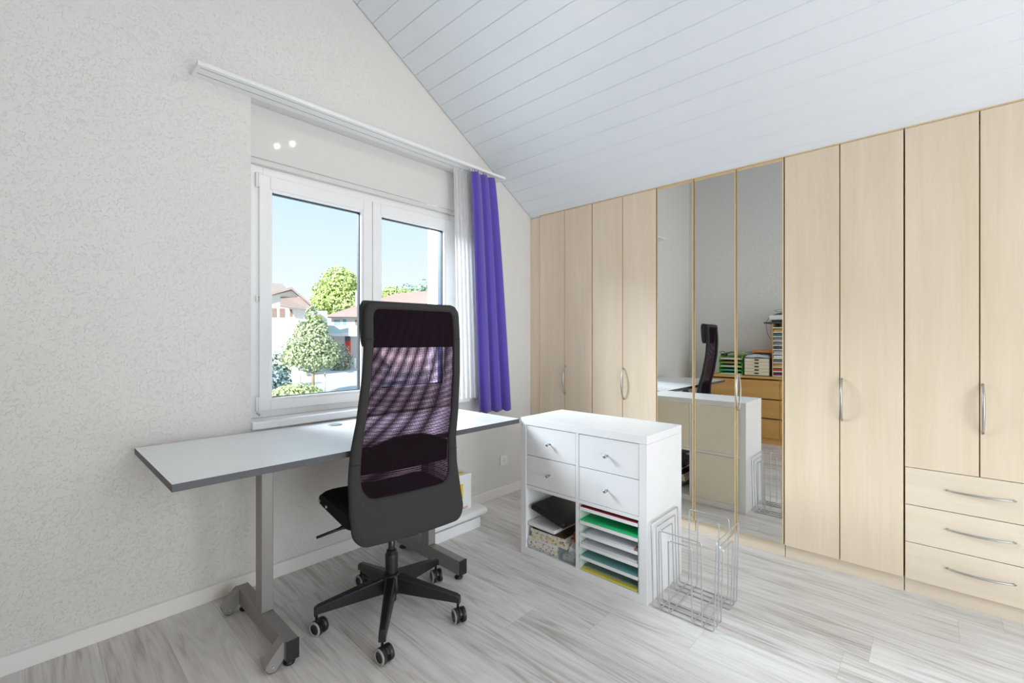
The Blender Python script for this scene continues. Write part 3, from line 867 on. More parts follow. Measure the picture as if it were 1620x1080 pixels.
# five-star base
world_ang = [160.5, 231.5, 302, 13.5, 86]
star = MB()
star.lathe([(0.030, 0.085), (0.046, 0.10), (0.050, 0.13), (0.044, 0.165), (0.034, 0.178)], 28)
for wa in world_ang:
    a = R(wa + 7.4); d = Vector((math.cos(a), math.sin(a), 0)); n_ = Vector((-math.sin(a), math.cos(a), 0))
    secs = []
    for t in [0, 0.15, 0.35, 0.6, 0.8, 0.95, 1.0]:
        r_ = 0.035 + (0.315 - 0.035) * t
        zt = 0.172 - 0.062 * t - 0.0 * t; zbm = 0.092 + 0.004 * t + 0.012 * math.sin(math.pi * t)
        if t == 1.0: zt -= 0.006
        wd = 0.024 - 0.010 * t
        zb_ = zt - (0.072 - 0.041 * t)
        c = d * r_
        secs.append([c + n_ * wd + Vector((0, 0, zb_)), c + n_ * wd * 0.95 + Vector((0, 0, zt - 0.006)), c + n_ * wd * 0.6 + Vector((0, 0, zt)),
                     c - n_ * wd * 0.6 + Vector((0, 0, zt)), c - n_ * wd * 0.95 + Vector((0, 0, zt - 0.006)), c - n_ * wd + Vector((0, 0, zb_))])
    kk = len(star.v)
    for s_ in secs: star.v += s_
    for i in range(len(secs) - 1):
        for j in range(6):
            j2 = (j + 1) % 6
            star.f.append([kk + i*6 + j, kk + i*6 + j2, kk + (i+1)*6 + j2, kk + (i+1)*6 + j]); star.m.append(0); star.sm.append(False)
    star.f.append([kk + j for j in range(6)]); star.m.append(0); star.sm.append(False)
    star.f.append([kk + (len(secs)-1)*6 + j for j in range(6)]); star.m.append(0); star.sm.append(False)
star.build('star_base', M_BLACK, CH, world=False, bevel=0.002)
# casters
def caster(x, y, ang, first=None):
    c, s = math.cos(ang), math.sin(ang)
    Mr = Matrix.Rotation(ang, 3, 'Z')
    o_ = Vector((x, y, 0))
    m = MB(); k0 = len(m.v)
    m.lathe([(0.0055, 0.045), (0.0055, 0.092)], 10, (0.014, 0, 0))
    # hood: arched cover between wheels, along local X (rolling) ; axle local Y
    pts = [(0.029 * math.cos(R(t)), 0.030 + 0.0295 * math.sin(R(t))) for t in range(-12, 175, 17)]
    m.prism(pts + [(-0.02, 0.024)], -0.005, 0.005, 'Y')
    # rear cowls over the wheels
    for i in range(len(m.v)): m.v[i] = Mr @ m.v[i] + o_
    cs = m.build('caster', M_BLACK, CH, world=False)
    for sg in (-1, 1):
        w_ = MB()
        y0, y1 = (0.0055, 0.027) if sg > 0 else (-0.0055, -0.027)
        w_.lathe([(0.024, y0), (0.0300, y0 + sg * 0.002), (0.0300, y1 - sg * 0.004), (0.0288, y1 - sg * 0.001), (0.0215, y1), (0.0205, y1 - sg * 0.002), (0.004, y1 - sg * 0.001)], 26, (0, 0, 0.0300), 'Y', mis=[0, 0, 1, 1, 1, 0, 0])
        for i in range(len(w_.v)): w_.v[i] = Mr @ w_.v[i] + o_
        w_.build('wheel', [M_BLACK, M_RING], cs, world=False)
roll = [108, 95, 72, 70, 95]
for wa, rl in zip(world_ang, roll):
    a = R(wa + 7.4); rr_ = 0.305
    ang = R(rl + 7.4 + 0)
    # stem sits at arm tip; wheel trails a little
    cx_, cy_ = rr_ * math.cos(a) - 0.014 * math.cos(ang), rr_ * math.sin(a) - 0.014 * math.sin(ang)
    caster(cx_, cy_, ang)

# ------------------------------------------------------------------ white cube shelf
KX0, KX1, KY0, KY1, KH = 1.912, 2.297, 0.945, 1.708, 0.765
sh = thing('shelf_unit', 'white four-cube shelf unit with four small drawers in its upper half', 'shelf unit', ((KX0 + KX1) / 2, (KY0 + KY1) / 2, 0))
T = 0.038
B((KX0, KY0, KH - T), (KX1, KY1, KH)).build('top_panel', M_WHITE, sh, bevel=0.001)
B((KX0, KY0, 0), (KX1, KY1, T)).build('bottom_panel', M_WHITE, sh, bevel=0.001)
B((KX0, KY0, T + 0.0005), (KX1, KY0 + T, KH - T - 0.0005)).build('side_panel', M_WHITE, sh, bevel=0.001)
B((KX0, KY1 - T, T + 0.0005), (KX1, KY1, KH - T - 0.0005)).build('side_panel', M_WHITE, sh, bevel=0.001)
YM = (KY0 + KY1) / 2
B((KX0 + 0.002, YM - 0.0085, T), (KX1 - 0.002, YM + 0.0085, KH - T)).build('divider', M_WHITE, sh)
ZM = KH / 2
B((KX0 + 0.002, KY0 + T, ZM - 0.0085), (KX1 - 0.002, YM - 0.009, ZM + 0.0085)).build('shelf', M_WHITE, sh)
B((KX0 + 0.002, YM + 0.009, ZM - 0.0085), (KX1 - 0.002, KY1 - T, ZM + 0.0085)).build('shelf', M_WHITE, sh)
for (y0, y1) in ((KY0 + T, YM - 0.0085), (YM + 0.0085, KY1 - T)):
    zlo, zhi = ZM + 0.0085, KH - T
    zc = (zlo + zhi) / 2
    m = MB(); m.box((KX0 + 0.03, y0 + 0.002, zlo + 0.001), (KX1 - 0.004, y0 + 0.006, zhi - 0.001)); m.box((KX0 + 0.03, y1 - 0.006, zlo + 0.001), (KX1 - 0.004, y1 - 0.002, zhi - 0.001)); m.box((KX1 - 0.009, y0 + 0.006, zlo + 0.001), (KX1 - 0.003, y1 - 0.006, zhi - 0.001))
    m.build('drawer_insert', M_WHITE2, sh)
    for a, b in ((zlo + 0.002, zc - 0.0015), (zc + 0.0015, zhi - 0.003)):
        dd = MB(); dd.box((KX0 + 0.004, y0 + 0.003, a), (KX0 + 0.018, y1 - 0.003, b)); dd.box((KX0 + 0.018, y0 + 0.012, a + 0.01), (KX1 - 0.03, y0 + 0.02, b - 0.02)); dd.box((KX0 + 0.018, y1 - 0.02, a + 0.01), (KX1 - 0.03, y1 - 0.012, b - 0.02)); dd.box((KX0 + 0.018, y0 + 0.02, a + 0.01), (KX1 - 0.03, y1 - 0.02, a + 0.016))
        d_ = dd.build('drawer', M_WHITE, sh, bevel=0.001)
        yc, zz = (y0 + y1) / 2, (a + b) / 2
        MB().lathe([(0.0045, KX0 + 0.004), (0.0045, KX0 - 0.012), (0.0075, KX0 - 0.014), (0.0085, KX0 - 0.024), (0.0075, KX0 - 0.026), (0.001, KX0 - 0.0265)], 16, (0, yc, zz), 'X').build('knob', M_ALU, d_)
for yy, xx in ((KY0 + 0.019, KX0 + 0.03), (KY0 + 0.019, KX1 - 0.03), (KY1 - 0.019, KX0 + 0.03)):
    MB().lathe([(0.004, KH + 0.0), (0.004, KH + 0.0004)], 10, (xx, yy, 0)).build('screw_cover', M_RING, sh)

# letter tray tower in the lower right cube
ly0, ly1 = KY0 + T + 0.003, YM - 0.0115
tw = thing('letter_tray_tower', 'white six-slot letter tray insert filling the lower right cube', 'letter tray', ((KX0 + KX1) / 2, (ly0 + ly1) / 2, T))
zt0 = T + 0.001; zt1 = ZM - 0.012
B((KX0 + 0.006, ly0, zt0), (KX1 - 0.01, ly0 + 0.005, zt1 + 0.001)).build('side_panel', mat('pale_green_plastic', (214, 232, 226), 0.4), tw)
B((KX0 + 0.006, ly1 - 0.005, zt0), (KX1 - 0.01, ly1, zt1 + 0.001)).build('side_panel', mat('pale_green_plastic'), tw)
B((KX1 - 0.014, ly0 + 0.005, zt0), (KX1 - 0.010, ly1 - 0.005, zt1)).build('back_panel', mat('cream_panel', (240, 234, 216), 0.5), tw)
tray_z = [T + 0.066, T + 0.126, T + 0.183, T + 0.243, T + 0.312]
for z in tray_z:
    m = MB(); m.box((KX0 + 0.004, ly0 + 0.0055, z - 0.004), (KX1 - 0.016, ly1 - 0.0055, z)); m.box((KX0 + 0.001, ly0 + 0.0055, z - 0.008), (KX0 + 0.004, ly1 - 0.0055, z + 0.008))
    m.build('tray', M_WHITE, tw, bevel=0.0008)
def paper(name, label, cat, x0, x1, y0, y1, z0, z1, m_, rot=0.0, group=None, bulge=0.0):
    c = ((x0 + x1) / 2, (y0 + y1) / 2, z0)
    mb = MB(); n = 6
    mb.obox((c[0], c[1], (z0 + z1) / 2), ((x1 - x0) / 2, (y1 - y0) / 2, (z1 - z0) / 2), rot)
    o = mb.build(name, m_)
    tag(o, label, cat, group); return o
P_GREEN = mat('green_card', (40, 196, 120), 0.6); P_WHITE = mat('white_paper', (232, 234, 238), 0.8); P_TEAL = mat('teal_card', (120, 182, 178), 0.6); P_TEAL2 = mat('grey_green_card', (128, 156, 148), 0.6); P_YEL = mat('yellow_folder', (232, 216, 90), 0.6); P_RED = mat('dark_red_card', (130, 24, 36), 0.5)
ya, yb_ = ly0 + 0.010, ly1 - 0.010
paper('folder', 'yellow folder in the bottom slot of the tray tower', 'folder', KX0 + 0.008, 2.25, ya, yb_, T + 0.003, T + 0.009, P_YEL)
paper('paper_sheets', 'grey-green sheets lying above the yellow folder in the tray tower', 'papers', KX0 + 0.03, 2.25, ya + 0.01, yb_ - 0.005, T + 0.0095, T + 0.016, P_TEAL2)
paper('paper_sheets', 'teal sheets in the second tray from the bottom of the tray tower', 'papers', KX0 + 0.012, 2.25, ya + 0.005, yb_ - 0.005, tray_z[0] + 0.0005, tray_z[0] + 0.010, P_TEAL)
paper('paper_sheets', 'stack of plain white sheets in the middle tray of the tray tower', 'papers', KX0 + 0.012, 2.25, ya + 0.005, yb_ - 0.002, tray_z[1] + 0.0005, tray_z[1] + 0.014, P_WHITE)
paper('paper_sheets', 'white sheets with folded brown corners in the tray below the green folder', 'papers', KX0 + 0.012, 2.25, ya + 0.002, yb_ - 0.03, tray_z[2] + 0.0005, tray_z[2] + 0.012, P_WHITE)
paper('folder', 'bright green folder in the upper tray of the tray tower', 'folder', KX0 + 0.006, 2.25, ya - 0.002, yb_ + 0.002, tray_z[3] + 0.0085, tray_z[3] + 0.014, P_GREEN)
paper('paper_sheets', 'white sheets lying under the bright green folder', 'papers', KX0 + 0.012, 2.25, ya, yb_, tray_z[3] + 0.0005, tray_z[3] + 0.008, P_WHITE)
paper('folder', 'thin dark red folder on top of the tray tower', 'folder', KX0 + 0.003, 2.25, ya, yb_, tray_z[4] + 0.0085, tray_z[4] + 0.0125, P_RED)
for z, yy in ((tray_z[2], ya - 0.004),):
    m = MB(); m.box((KX0 + 0.006, yy, z + 0.001), (KX0 + 0.05, yy + 0.02, z + 0.016)); tag(m.build('envelope', mat('brown_paper', (150, 104, 84), 0.8), bevel=0.001), 'brown paper corner sticking up at the right front of a tray', 'envelope')

# things in the lower left cube
cy0, cy1 = YM + 0.0085, KY1 - T
zf = T
def mag(label, x0, x1, y0, y1, z0, z1, m_, rz, name='magazine', cat='magazine'):
    return paper(name, label, cat, x0, x1, y0, y1, z0, z1, m_, R(rz))
def printed(name, base, spots):
    if name in MATS: return MATS[name]
    m = mat(name, base, 0.45, var=0.0)
    t = m.node_tree; b = t.nodes['Principled BSDF']
    tcn = N(t, 'ShaderNodeTexCoord'); vn = N(t, 'ShaderNodeTexVoronoi'); vn.inputs['Scale'].default_value = 85
    t.links.new(tcn.outputs['Object'], vn.inputs['Vector'])
    rp_ = N(t, 'ShaderNodeValToRGB'); rp_.color_ramp.interpolation = 'CONSTANT'
    sepc = N(t, 'ShaderNodeSeparateColor'); t.links.new(vn.outputs['Color'], sepc.inputs[0]); t.links.new(sepc.outputs[0], rp_.inputs[0])
    c = rp_.color_ramp; c.elements[0].color = lin(base); c.elements[1].position = 0.74; c.elements[1].color = lin(spots[0])
    for i, s_ in enumerate(spots[1:]):
        e_ = c.elements.new(0.84 + 0.08 * i); e_.color = lin(s_)
    t.links.new(rp_.outputs[0], b.inputs['Base Color'])
    return m
PR1 = printed('printed_cover_grey', (198, 196, 190), [(150, 170, 176), (216, 202, 110), (130, 146, 152)])
PR2 = printed('printed_cover_white', (226, 224, 220), [(205, 203, 200), (140, 140, 144), (220, 206, 140)])
PR3 = printed('printed_cover_cream', (224, 216, 200), [(212, 200, 176), (165, 150, 138), (222, 200, 100)])
mag('blue-grey printed booklet with yellow spots at the bottom of the pile', 1.925, 2.20, 1.455, 1.663, zf + 0.0005, zf + 0.018, PR1, 0)
mag('thick whitish catalogue second from the bottom of the pile', 1.922, 2.19, 1.462, 1.664, zf + 0.0185, zf + 0.050, PR2, 1.0)
mag('greyish thin brochure in the middle of the pile', 1.928, 2.20, 1.455, 1.660, zf + 0.0505, zf + 0.064, M_CARD, -2)
mag('cream catalogue with yellow marks in the pile beside the clear basket', 1.925, 2.19, 1.405, 1.640, zf + 0.0645, zf + 0.094, PR3, 2)
mag('white thick brochure near the top of the pile', 1.93, 2.19, 1.420, 1.650, zf + 0.0945, zf + 0.112, PR2, 0)
mag('dark brown leather folder under the white sheets in the cube', 1.935, 2.18, 1.425, 1.640, zf + 0.1125, zf + 0.128, mat('dark_brown_leather', (52, 28, 22), 0.5), 2, 'folder', 'folder')
mag('white paper bundle directly under the black laptop sleeve', 1.92, 2.18, 1.470, 1.658, zf + 0.1285, zf + 0.146, M_CARD, -2, 'paper_bundle', 'papers')
# laptop sleeve, tilted
ls = MB()
Mt = Matrix.Rotation(R(-14), 3, 'X') @ Matrix.Rotation(R(-7), 3, 'Y') @ Matrix.Rotation(R(-8), 3, 'Z')
ls.obox((0, 0, 0), (0.135, 0.118, 0.017), Matrix.Identity(3))
for i in range(len(ls.v)): ls.v[i] = Matrix.Rotation(R(13), 3, 'X') @ ls.v[i] + Vector((2.062, 1.535, zf + 0.206))
tag(ls.build('laptop_sleeve', mat('black_leather', (20, 20, 24), 0.42, bump=0.1, bscale=200), bevel=0.012, seg=4), 'black padded laptop sleeve lying tilted on the pile in the lower left cube', 'laptop sleeve')
# clear basket with odds and ends
bk_ = thing('plastic_basket', 'small clear plastic basket at the front of the lower left cube', 'basket', (1.985, 1.395, zf))
m = MB(); bx0, bx1, by0, by1, bh = 1.922, 2.05, 1.345, 1.450, 0.062
t_ = 0.002
m.box((bx0, by0, zf + 0.001), (bx1, by1, zf + 0.004)); m.box((bx0, by0, zf + 0.004), (bx0 + t_, by1, zf + bh)); m.box((bx1 - t_, by0, zf + 0.004), (bx1, by1, zf + bh)); m.box((bx0 + t_, by0, zf + 0.004), (bx1 - t_, by0 + t_, zf + bh)); m.box((bx0 + t_, by1 - t_, zf + 0.004), (bx1 - t_, by1, zf + bh))
m.build('tub', M_CLEAR, bk_)
m = MB(); m.box((bx0 - 0.002, by0 - 0.001, zf + bh), (bx1, by0 + 0.004, zf + bh + 0.004)); m.box((bx0 - 0.002, by1 - 0.004, zf + bh), (bx1, by1 + 0.001, zf + bh + 0.004)); m.box((bx0 - 0.003, by0, zf + bh), (bx0 + 0.003, by1, zf + bh + 0.004)); m.build('rim', M_CLEAR, bk_)
m = MB(); m.obox((1.975, 1.385, zf + 0.060), (0.03, 0.024, 0.02), Matrix.Rotation(R(25), 3, 'X') @ Matrix.Rotation(R(20), 3, 'Z')); tag(m.build('paper_pouch', M_CARD, bevel=0.006, seg=3), 'white and blue pouch sticking out of the clear basket', 'pouch')
m = MB(); m.obox((2.02, 1.385, zf + 0.085), (0.02, 0.03, 0.045), Matrix.Rotation(R(8), 3, 'X')); tag(m.build('notebook', mat('orange_brown_leather', (170, 84, 34), 0.5), bevel=0.004), 'orange brown notebook standing at the back of the clear basket', 'notebook')
m = MB(); m.obox((1.965, 1.40, zf + 0.022), (0.032, 0.036, 0.016), 0.2); tag(m.build('tissue_pack', PR1, bevel=0.006), 'crumpled printed packet at the bottom of the clear basket', 'packet')

# ------------------------------------------------------------------ wire rack
wr = thing('wire_rack', 'chrome wire collecting rack of nested loops on the floor beside the white shelf', 'wire rack', (2.07, 0.79, 0))
def loop(dirn, lo, hi, in0, in1, z, h, lean=0.010, r=0.0030):
    """closed wire: base wire at in0, up over down, base wire at in1... dirn 'Y': panels at y=lo and y=hi, wires at x=in0,in1"""
    rad = 0.012
    P = [(in0, hi, z), (in0, hi + lean, h), (in1, hi + lean, h), (in1, hi, z), (in1, lo, z), (in1, lo - lean, h), (in0, lo - lean, h), (in0, lo, z)]
    P = [Vector(p) if dirn == 'Y' else Vector((p[1], p[0], p[2])) for p in P]
    pts = []
    n = len(P)
    for i in range(n):
        a, b, c = P[i - 1], P[i], P[(i + 1) % n]
        d0 = (a - b).normalized(); d1 = (c - b).normalized()
        s0, s1 = b + d0 * rad, b + d1 * rad
        for t in (0, 0.25, 0.5, 0.75, 1):
            pts.append(s0 * (1 - t) ** 2 + b * 2 * t * (1 - t) + s1 * t * t)
    return MB().tube(pts, r, 8, closed=True).build('wire_loop', M_CHROME, wr)
zA, zB = 0.0032, 0.0088
loop('Y', 0.657, 0.922, 1.926, 2.214, zA, 0.372)
loop('Y', 0.657, 0.918, 1.966, 2.174, zA, 0.343)
loop('Y', 0.657, 0.914, 2.006, 2.134, zA, 0.316)
loop('X', 1.912, 2.236, 0.700, 0.884, zB, 0.362)
loop('X', 1.914, 2.232, 0.742, 0.842, zB, 0.330)

# ------------------------------------------------------------------ dresser against the left wall (seen in the mirror)
DXF, DXB, DY_0, DY_1 = -0.145, -0.495, 0.45, 2.05
dr = thing('dresser', 'birch six-drawer dresser standing against the left wall', 'dresser', ((DXF + DXB) / 2, 1.25, 0))
B((DXB, DY_0, 0.752), (DXF + 0.006, DY_1, 0.78)).build('top', M_BIRCH, dr, bevel=0.002)
m = MB(); m.box((DXB, DY_0, 0), (DXF - 0.022, DY_0 + 0.02, 0.7515)); m.box((DXB, DY_1 - 0.02, 0), (DXF - 0.022, DY_1, 0.7515)); m.box((DXB, DY_0 + 0.02, 0.072), (DXF - 0.024, DY_1 - 0.02, 0.09)); m.box((DXB, DY_0 + 0.02, 0.09), (DXB + 0.008, DY_1 - 0.02, 0.75)); m.box((DXB + 0.01, 1.262, 0.09), (DXF - 0.024, 1.282, 0.75))
m.box((DXF - 0.040, DY_0 + 0.02, 0.0), (DXF - 0.026, DY_1 - 0.02, 0.0715))
m.build('body', M_BIRCH, dr)
for y0, y1 in ((DY_0 + 0.002, 1.270), (1.274, DY_1 - 0.002)):
    for z0, z1 in ((0.075, 0.288), (0.302, 0.510), (0.524, 0.735)):
        B((DXF - 0.020, y0, z0), (DXF, y1, z1)).build('drawer', M_BIRCH, dr, bevel=0.002)
# green letter trays
G1 = mat('green_plastic', (60, 190, 84), 0.35); G2 = mat('lime_plastic', (176, 216, 110), 0.4)
for i in range(5):
    z = 0.7808 + 0.046 * i
    tr = MB(); x0, x1, y0, y1 = -0.47, -0.165, 1.672, 1.938
    tr.box((x0, y0, z), (x1, y1, z + 0.003)); tr.box((x0, y0, z + 0.003), (x1, y0 + 0.003, z + 0.045)); tr.box((x0, y1 - 0.003, z + 0.003), (x1, y1, z + 0.045)); tr.box((x0, y0, z + 0.003), (x0 + 0.003, y1, z + 0.045))
    tr.box((x1 - 0.003, y0, z + 0.003), (x1, y0 + 0.07, z + 0.010)); tr.box((x1 - 0.003, y1 - 0.07, z + 0.003), (x1, y1, z + 0.010))
    place = ['lowest', 'second lowest', 'middle', 'second highest', 'topmost'][i]
    tag(tr.build('letter_tray', G2 if i % 2 == 0 else G1), 'green plastic letter tray, %s of the stack on the dresser' % place, 'letter tray')
    cols = [((196, 214, 220), 'pale blue'), ((60, 160, 130), 'green'), ((206, 214, 208), 'grey'), ((196, 130, 100), 'reddish'), ((232, 228, 240), 'white')][i]
    paper('paper_sheets', '%s papers in the %s green letter tray' % (cols[1], place), 'papers', -0.45, -0.172, 1.69, 1.92, z + 0.0035, z + 0.020, mat('sheets_' + cols[1].replace(' ', '_'), cols[0], 0.7))
m = MB(); m.grid(lambda u, v: (-0.44 + 0.25 * u, 1.66 + 0.26 * v, 1.028 + 0.035 * math.sin(math.pi * v) * (0.6 + 0.4 * u)), 8, 14)
tag(m.build('plastic_folder', G2, solid=0.003), 'lime green folder bowed over the green letter trays', 'folder')
m = MB(); m.obox((-0.19, 1.885, 1.024), (0.018, 0.035, 0.014), 0.3); m.tube([(-0.19, 1.92, 1.03), (-0.17, 1.935, 1.05), (-0.19, 1.90, 1.065), (-0.21, 1.87, 1.045)], 0.004, 6)
tag(m.build('desk_gadget', M_BLACK, bevel=0.004), 'small black gadget with a strap on top of the green trays', 'gadget')
# drawer box
db = thing('drawer_box', 'grey desktop box with five cream drawers on the dresser', 'drawer box', (-0.33, 1.51, 0.78))
G3 = mat('dark_grey_plastic', (72, 78, 82), 0.45); CR = mat('cream_plastic', (238, 228, 200), 0.4)
m = MB(); x0, x1, y0, y1 = -0.49, -0.165, 1.375, 1.655; z0, z1 = 0.7805, 0.995
m.box((x0, y0, z0), (x1, y1, z0 + 0.008)); m.box((x0, y0, z1 - 0.008), (x1, y1, z1)); m.box((x0, y0, z0 + 0.008), (x1, y0 + 0.008, z1 - 0.008)); m.box((x0, y1 - 0.008, z0 + 0.008), (x1, y1, z1 - 0.008)); m.box((x0, y0 + 0.008, z0 + 0.008), (x0 + 0.006, y1 - 0.008, z1 - 0.008))
m.build('housing', G3, db, bevel=0.002)
for i in range(5):
    a = z0 + 0.009 + i * 0.0396
    d_ = B((x0 + 0.01, y0 + 0.010, a), (x1 + 0.001, y1 - 0.010, a + 0.037)).build('drawer', CR, db, bevel=0.0015)
    pts = [(1.515 + 0.026 * (1 if abs(t) < 90 else -1) * 0.6 + 0.010 * math.cos(R(t)), a + 0.021 + 0.008 * math.sin(R(t))) for t in list(range(-80, 81, 32)) + list(range(100, 261, 32))]
    MB().prism(pts, x1 + 0.0012, x1 + 0.0022, 'X').build('finger_slot', M_BLACKM, d_)
cu_ = MB(); cu_.grid(lambda u, v: (-0.46 + 0.29 * u, 1.385 + 0.26 * v, 0.998 + 0.05 * (math.sin(math.pi * min(1, max(0, v))) ** 0.25) * (math.sin(math.pi * u) ** 0.3) + 0.004 * math.sin(17 * u + 9 * v)), 16, 16)
cu_.grid(lambda u, v: (-0.46 + 0.29 * u, 1.385 + 0.26 * v, 0.9965), 4, 4)
tag(cu_.build('plastic_bag', mat('white_plastic_bag', (216, 222, 226), 0.35, bump=0.4, bscale=20)), 'crumpled white plastic bag lying on the drawer box', 'bag')
paper('folder', 'dark green folder lying between the white bag and the orange folder', 'folder', -0.43, -0.18, 1.375, 1.645, 1.0525, 1.0575, mat('dark_green_card', (50, 96, 84), 0.6))
paper('folder', 'orange folder on top of the white bag on the dresser', 'folder', -0.44, -0.18, 1.358, 1.57, 1.058, 1.078, mat('orange_card', (226, 130, 50), 0.6))
# tall sorter tower with printer
st = thing('sorter_tower', 'tall narrow paper sorter full of coloured papers on the dresser', 'paper sorter', (-0.33, 1.22, 0.78))
x0, x1, y0, y1 = -0.49, -0.165, 1.085, 1.352
B((x0, y0, 0.7805), (x1, y0 + 0.008, 1.392)).build('side_panel', M_BIRCH, st)
B((x0, y1 - 0.008, 0.7805), (x1, y1, 1.392)).build('side_panel', M_BIRCH, st)
for i in range(12):
    z = 0.785 + i * 0.05
    B((x0, y0 + 0.008, z), (x1 + 0.004, y1 - 0.008, z + 0.012)).build('shelf', M_WHITE, st)
B((x0 - 0.0, y0 - 0.09, 1.393), (x1 + 0.02, y1 + 0.085, 1.41)).build('top_board', G3, st, bevel=0.002)
sc = [((120, 40, 90), 'purple'), ((190, 90, 40), 'rust'), ((226, 170, 90), 'ochre'), ((120, 126, 110), 'olive grey'), ((230, 230, 235), 'bright white'), ((190, 196, 200), 'light grey'), ((90, 90, 90), 'dark grey'), ((130, 136, 138), 'mid grey'), ((150, 156, 150), 'stone grey'), ((60, 120, 120), 'teal'), ((210, 170, 70), 'mustard')]
slots = ['lowest', 'second', 'third', 'fourth', 'fifth', 'sixth', 'seventh', 'eighth', 'ninth', 'tenth', 'topmost']
for i in range(11):
    z = 0.797 + i * 0.05
    paper('paper_sheets', '%s papers in the %s slot of the tall sorter' % (sc[i][1], slots[i]), 'papers', x0 + 0.02, x1 - 0.01, y0 + 0.014, y1 - 0.014, z + 0.0005, z + 0.028, mat('sorter_paper_' + sc[i][1].replace(' ', '_'), sc[i][0], 0.7))
pr = thing('printer', 'small white and dark printer on top of the paper sorter', 'printer', (-0.33, 1.21, 1.41))
m = MB(); m.prism([(x0 + 0.02, 1.435), (x1 - 0.01, 1.435), (x1 - 0.005, 1.475), (x1 - 0.03, 1.49), (x0 + 0.02, 1.49)], 1.02, 1.385, 'Y'); m.build('body', M_WHITE, pr, bevel=0.005)
m = MB(); m.box((x0 + 0.03, 1.04, 1.4105), (x1 - 0.03, 1.365, 1.4345)); m.build('paper_tray', M_BLACK, pr)
m = MB(); m.prism([(1.05, 1.4905), (1.36, 1.4905), (1.30, 1.512), (1.10, 1.53)], x0 + 0.06, x1 - 0.04, 'X'); m.build('lid', G3, pr, bevel=0.003)
cab = [(-0.22, 1.36, 1.455), (-0.18, 1.395, 1.45), (-0.135, 1.405, 1.41), (-0.13, 1.405, 1.36), (-0.14, 1.395, 1.28), (-0.165, 1.372, 1.22), (-0.17, 1.365, 1.21)]
MB().tube(cab, 0.0022, 6).build('cable', M_BLACK, pr)
MB().tube([(-0.22, 1.30 - 0.05 + 0.09 * math.cos(R(t)), 1.54 + 0.014 * math.sin(R(t))) for t in range(0, 360, 20)], 0.002, 6, closed=True).build('cable_loop', M_BLACK, pr)

# ------------------------------------------------------------------ ceiling spotlight (its two warm heads glint in the shutter box)
sl = thing('ceiling_spotlight', 'ceiling spotlight bar with two small warm heads under the sloping boards', 'lamp', (1.545, 0.85, 2.99))
M_BULB = bpy.data.materials.new('warm_lamp_glow'); M_BULB.use_nodes = True
bb = M_BULB.node_tree.nodes['Principled BSDF']; bb.inputs['Emission Color'].default_value = (1.0, 0.82, 0.5, 1); bb.inputs['Emission Strength'].default_value = 14; bb.inputs['Base Color'].default_value = (1, 0.9, 0.7, 1)
heads = [Vector((1.504, 0.786, 2.915)), Vector((1.59, 0.905, 2.928))]
MB().tube([(1.47, 0.74, 2.99), (1.62, 0.95, 2.955)], 0.010, 10).build('bar', M_WHITE, sl)
for hd in heads:
    aim = Vector((-0.15, 0.6, -0.8)).normalized()
    q = aim.to_track_quat('Z', 'Y').to_matrix()
    c_ = MB().lathe([(0.012, -0.055), (0.020, -0.05), (0.026, 0.0), (0.027, 0.012)], 20)
    for i in range(len(c_.v)): c_.v[i] = q @ c_.v[i] + hd
    hd_o = c_.build('lamp_head', M_WHITE, sl)
    b_ = MB().lathe([(0.022, 0.0125), (0.018, 0.018), (0.004, 0.020)], 18)
    for i in range(len(b_.v)): b_.v[i] = q @ b_.v[i] + hd
    b_.build('bulb', M_BULB, hd_o)
    lamp('lamp_light', 'SPOT', hd + aim * 0.03, aim, 3, (1.0, 0.88, 0.72), spot_size=R(150), spot_blend=0.8, shadow_soft_size=0.01)
    MB().tube([hd - aim * 0.03, (hd.x + 0.005, hd.y, hd.z + 0.055)], 0.004, 6).build('swivel', M_WHITE, hd_o)

# ------------------------------------------------------------------ outside
GZ = -2.8
def gmat(name, c=(200, 200, 200), **k): return mat(name, c, k.pop('rough', 0.9), **k)
gr = MB(); gr.box((-60, 3.5, GZ - 0.2), (200, 300, GZ)); struct(gr.build('ground', gmat('pale_asphalt', (214, 214, 214), vscale=0.5, var=0.05)))
def leaves(mb, blobs, n, size, mi_n=2, zmin=-1e9):
    tot = sum(b[3] * b[4] for b in blobs)
    for bx, by, bz, rx, rz in blobs:
        k = int(n * rx * rz / tot)
        for _ in range(k):
            th = random.uniform(0, 2 * math.pi); cz = random.uniform(-1, 1); rr = random.uniform(0.55, 1.04)
            s_ = math.sqrt(1 - cz * cz)
            nn = Vector((s_ * math.cos(th), s_ * math.sin(th), cz))
            p = Vector((bx + nn.x * rx * rr, by + nn.y * rx * rr, bz + nn.z * rz * rr))
            if p.z < zmin: continue
            d = (nn + Vector((random.uniform(-.9, .9), random.uniform(-.9, .9), random.uniform(-.5, .9)))).normalized()
            a = d.orthogonal().normalized() * size * random.uniform(0.6, 1.2); a = Matrix.Rotation(random.uniform(0, 6.28), 3, d) @ a
            b = d.cross(a) * 0.7
            mb.add([p - a, p - b, p + a, p + b], [(0, 1, 2, 3)], random.randrange(mi_n))
def leafmats(nm, c1, c2):
    return [gmat(nm + '_light', c1, var=0.15, vscale=1.0), gmat(nm + '_deep', c2, var=0.15, vscale=1.0)]
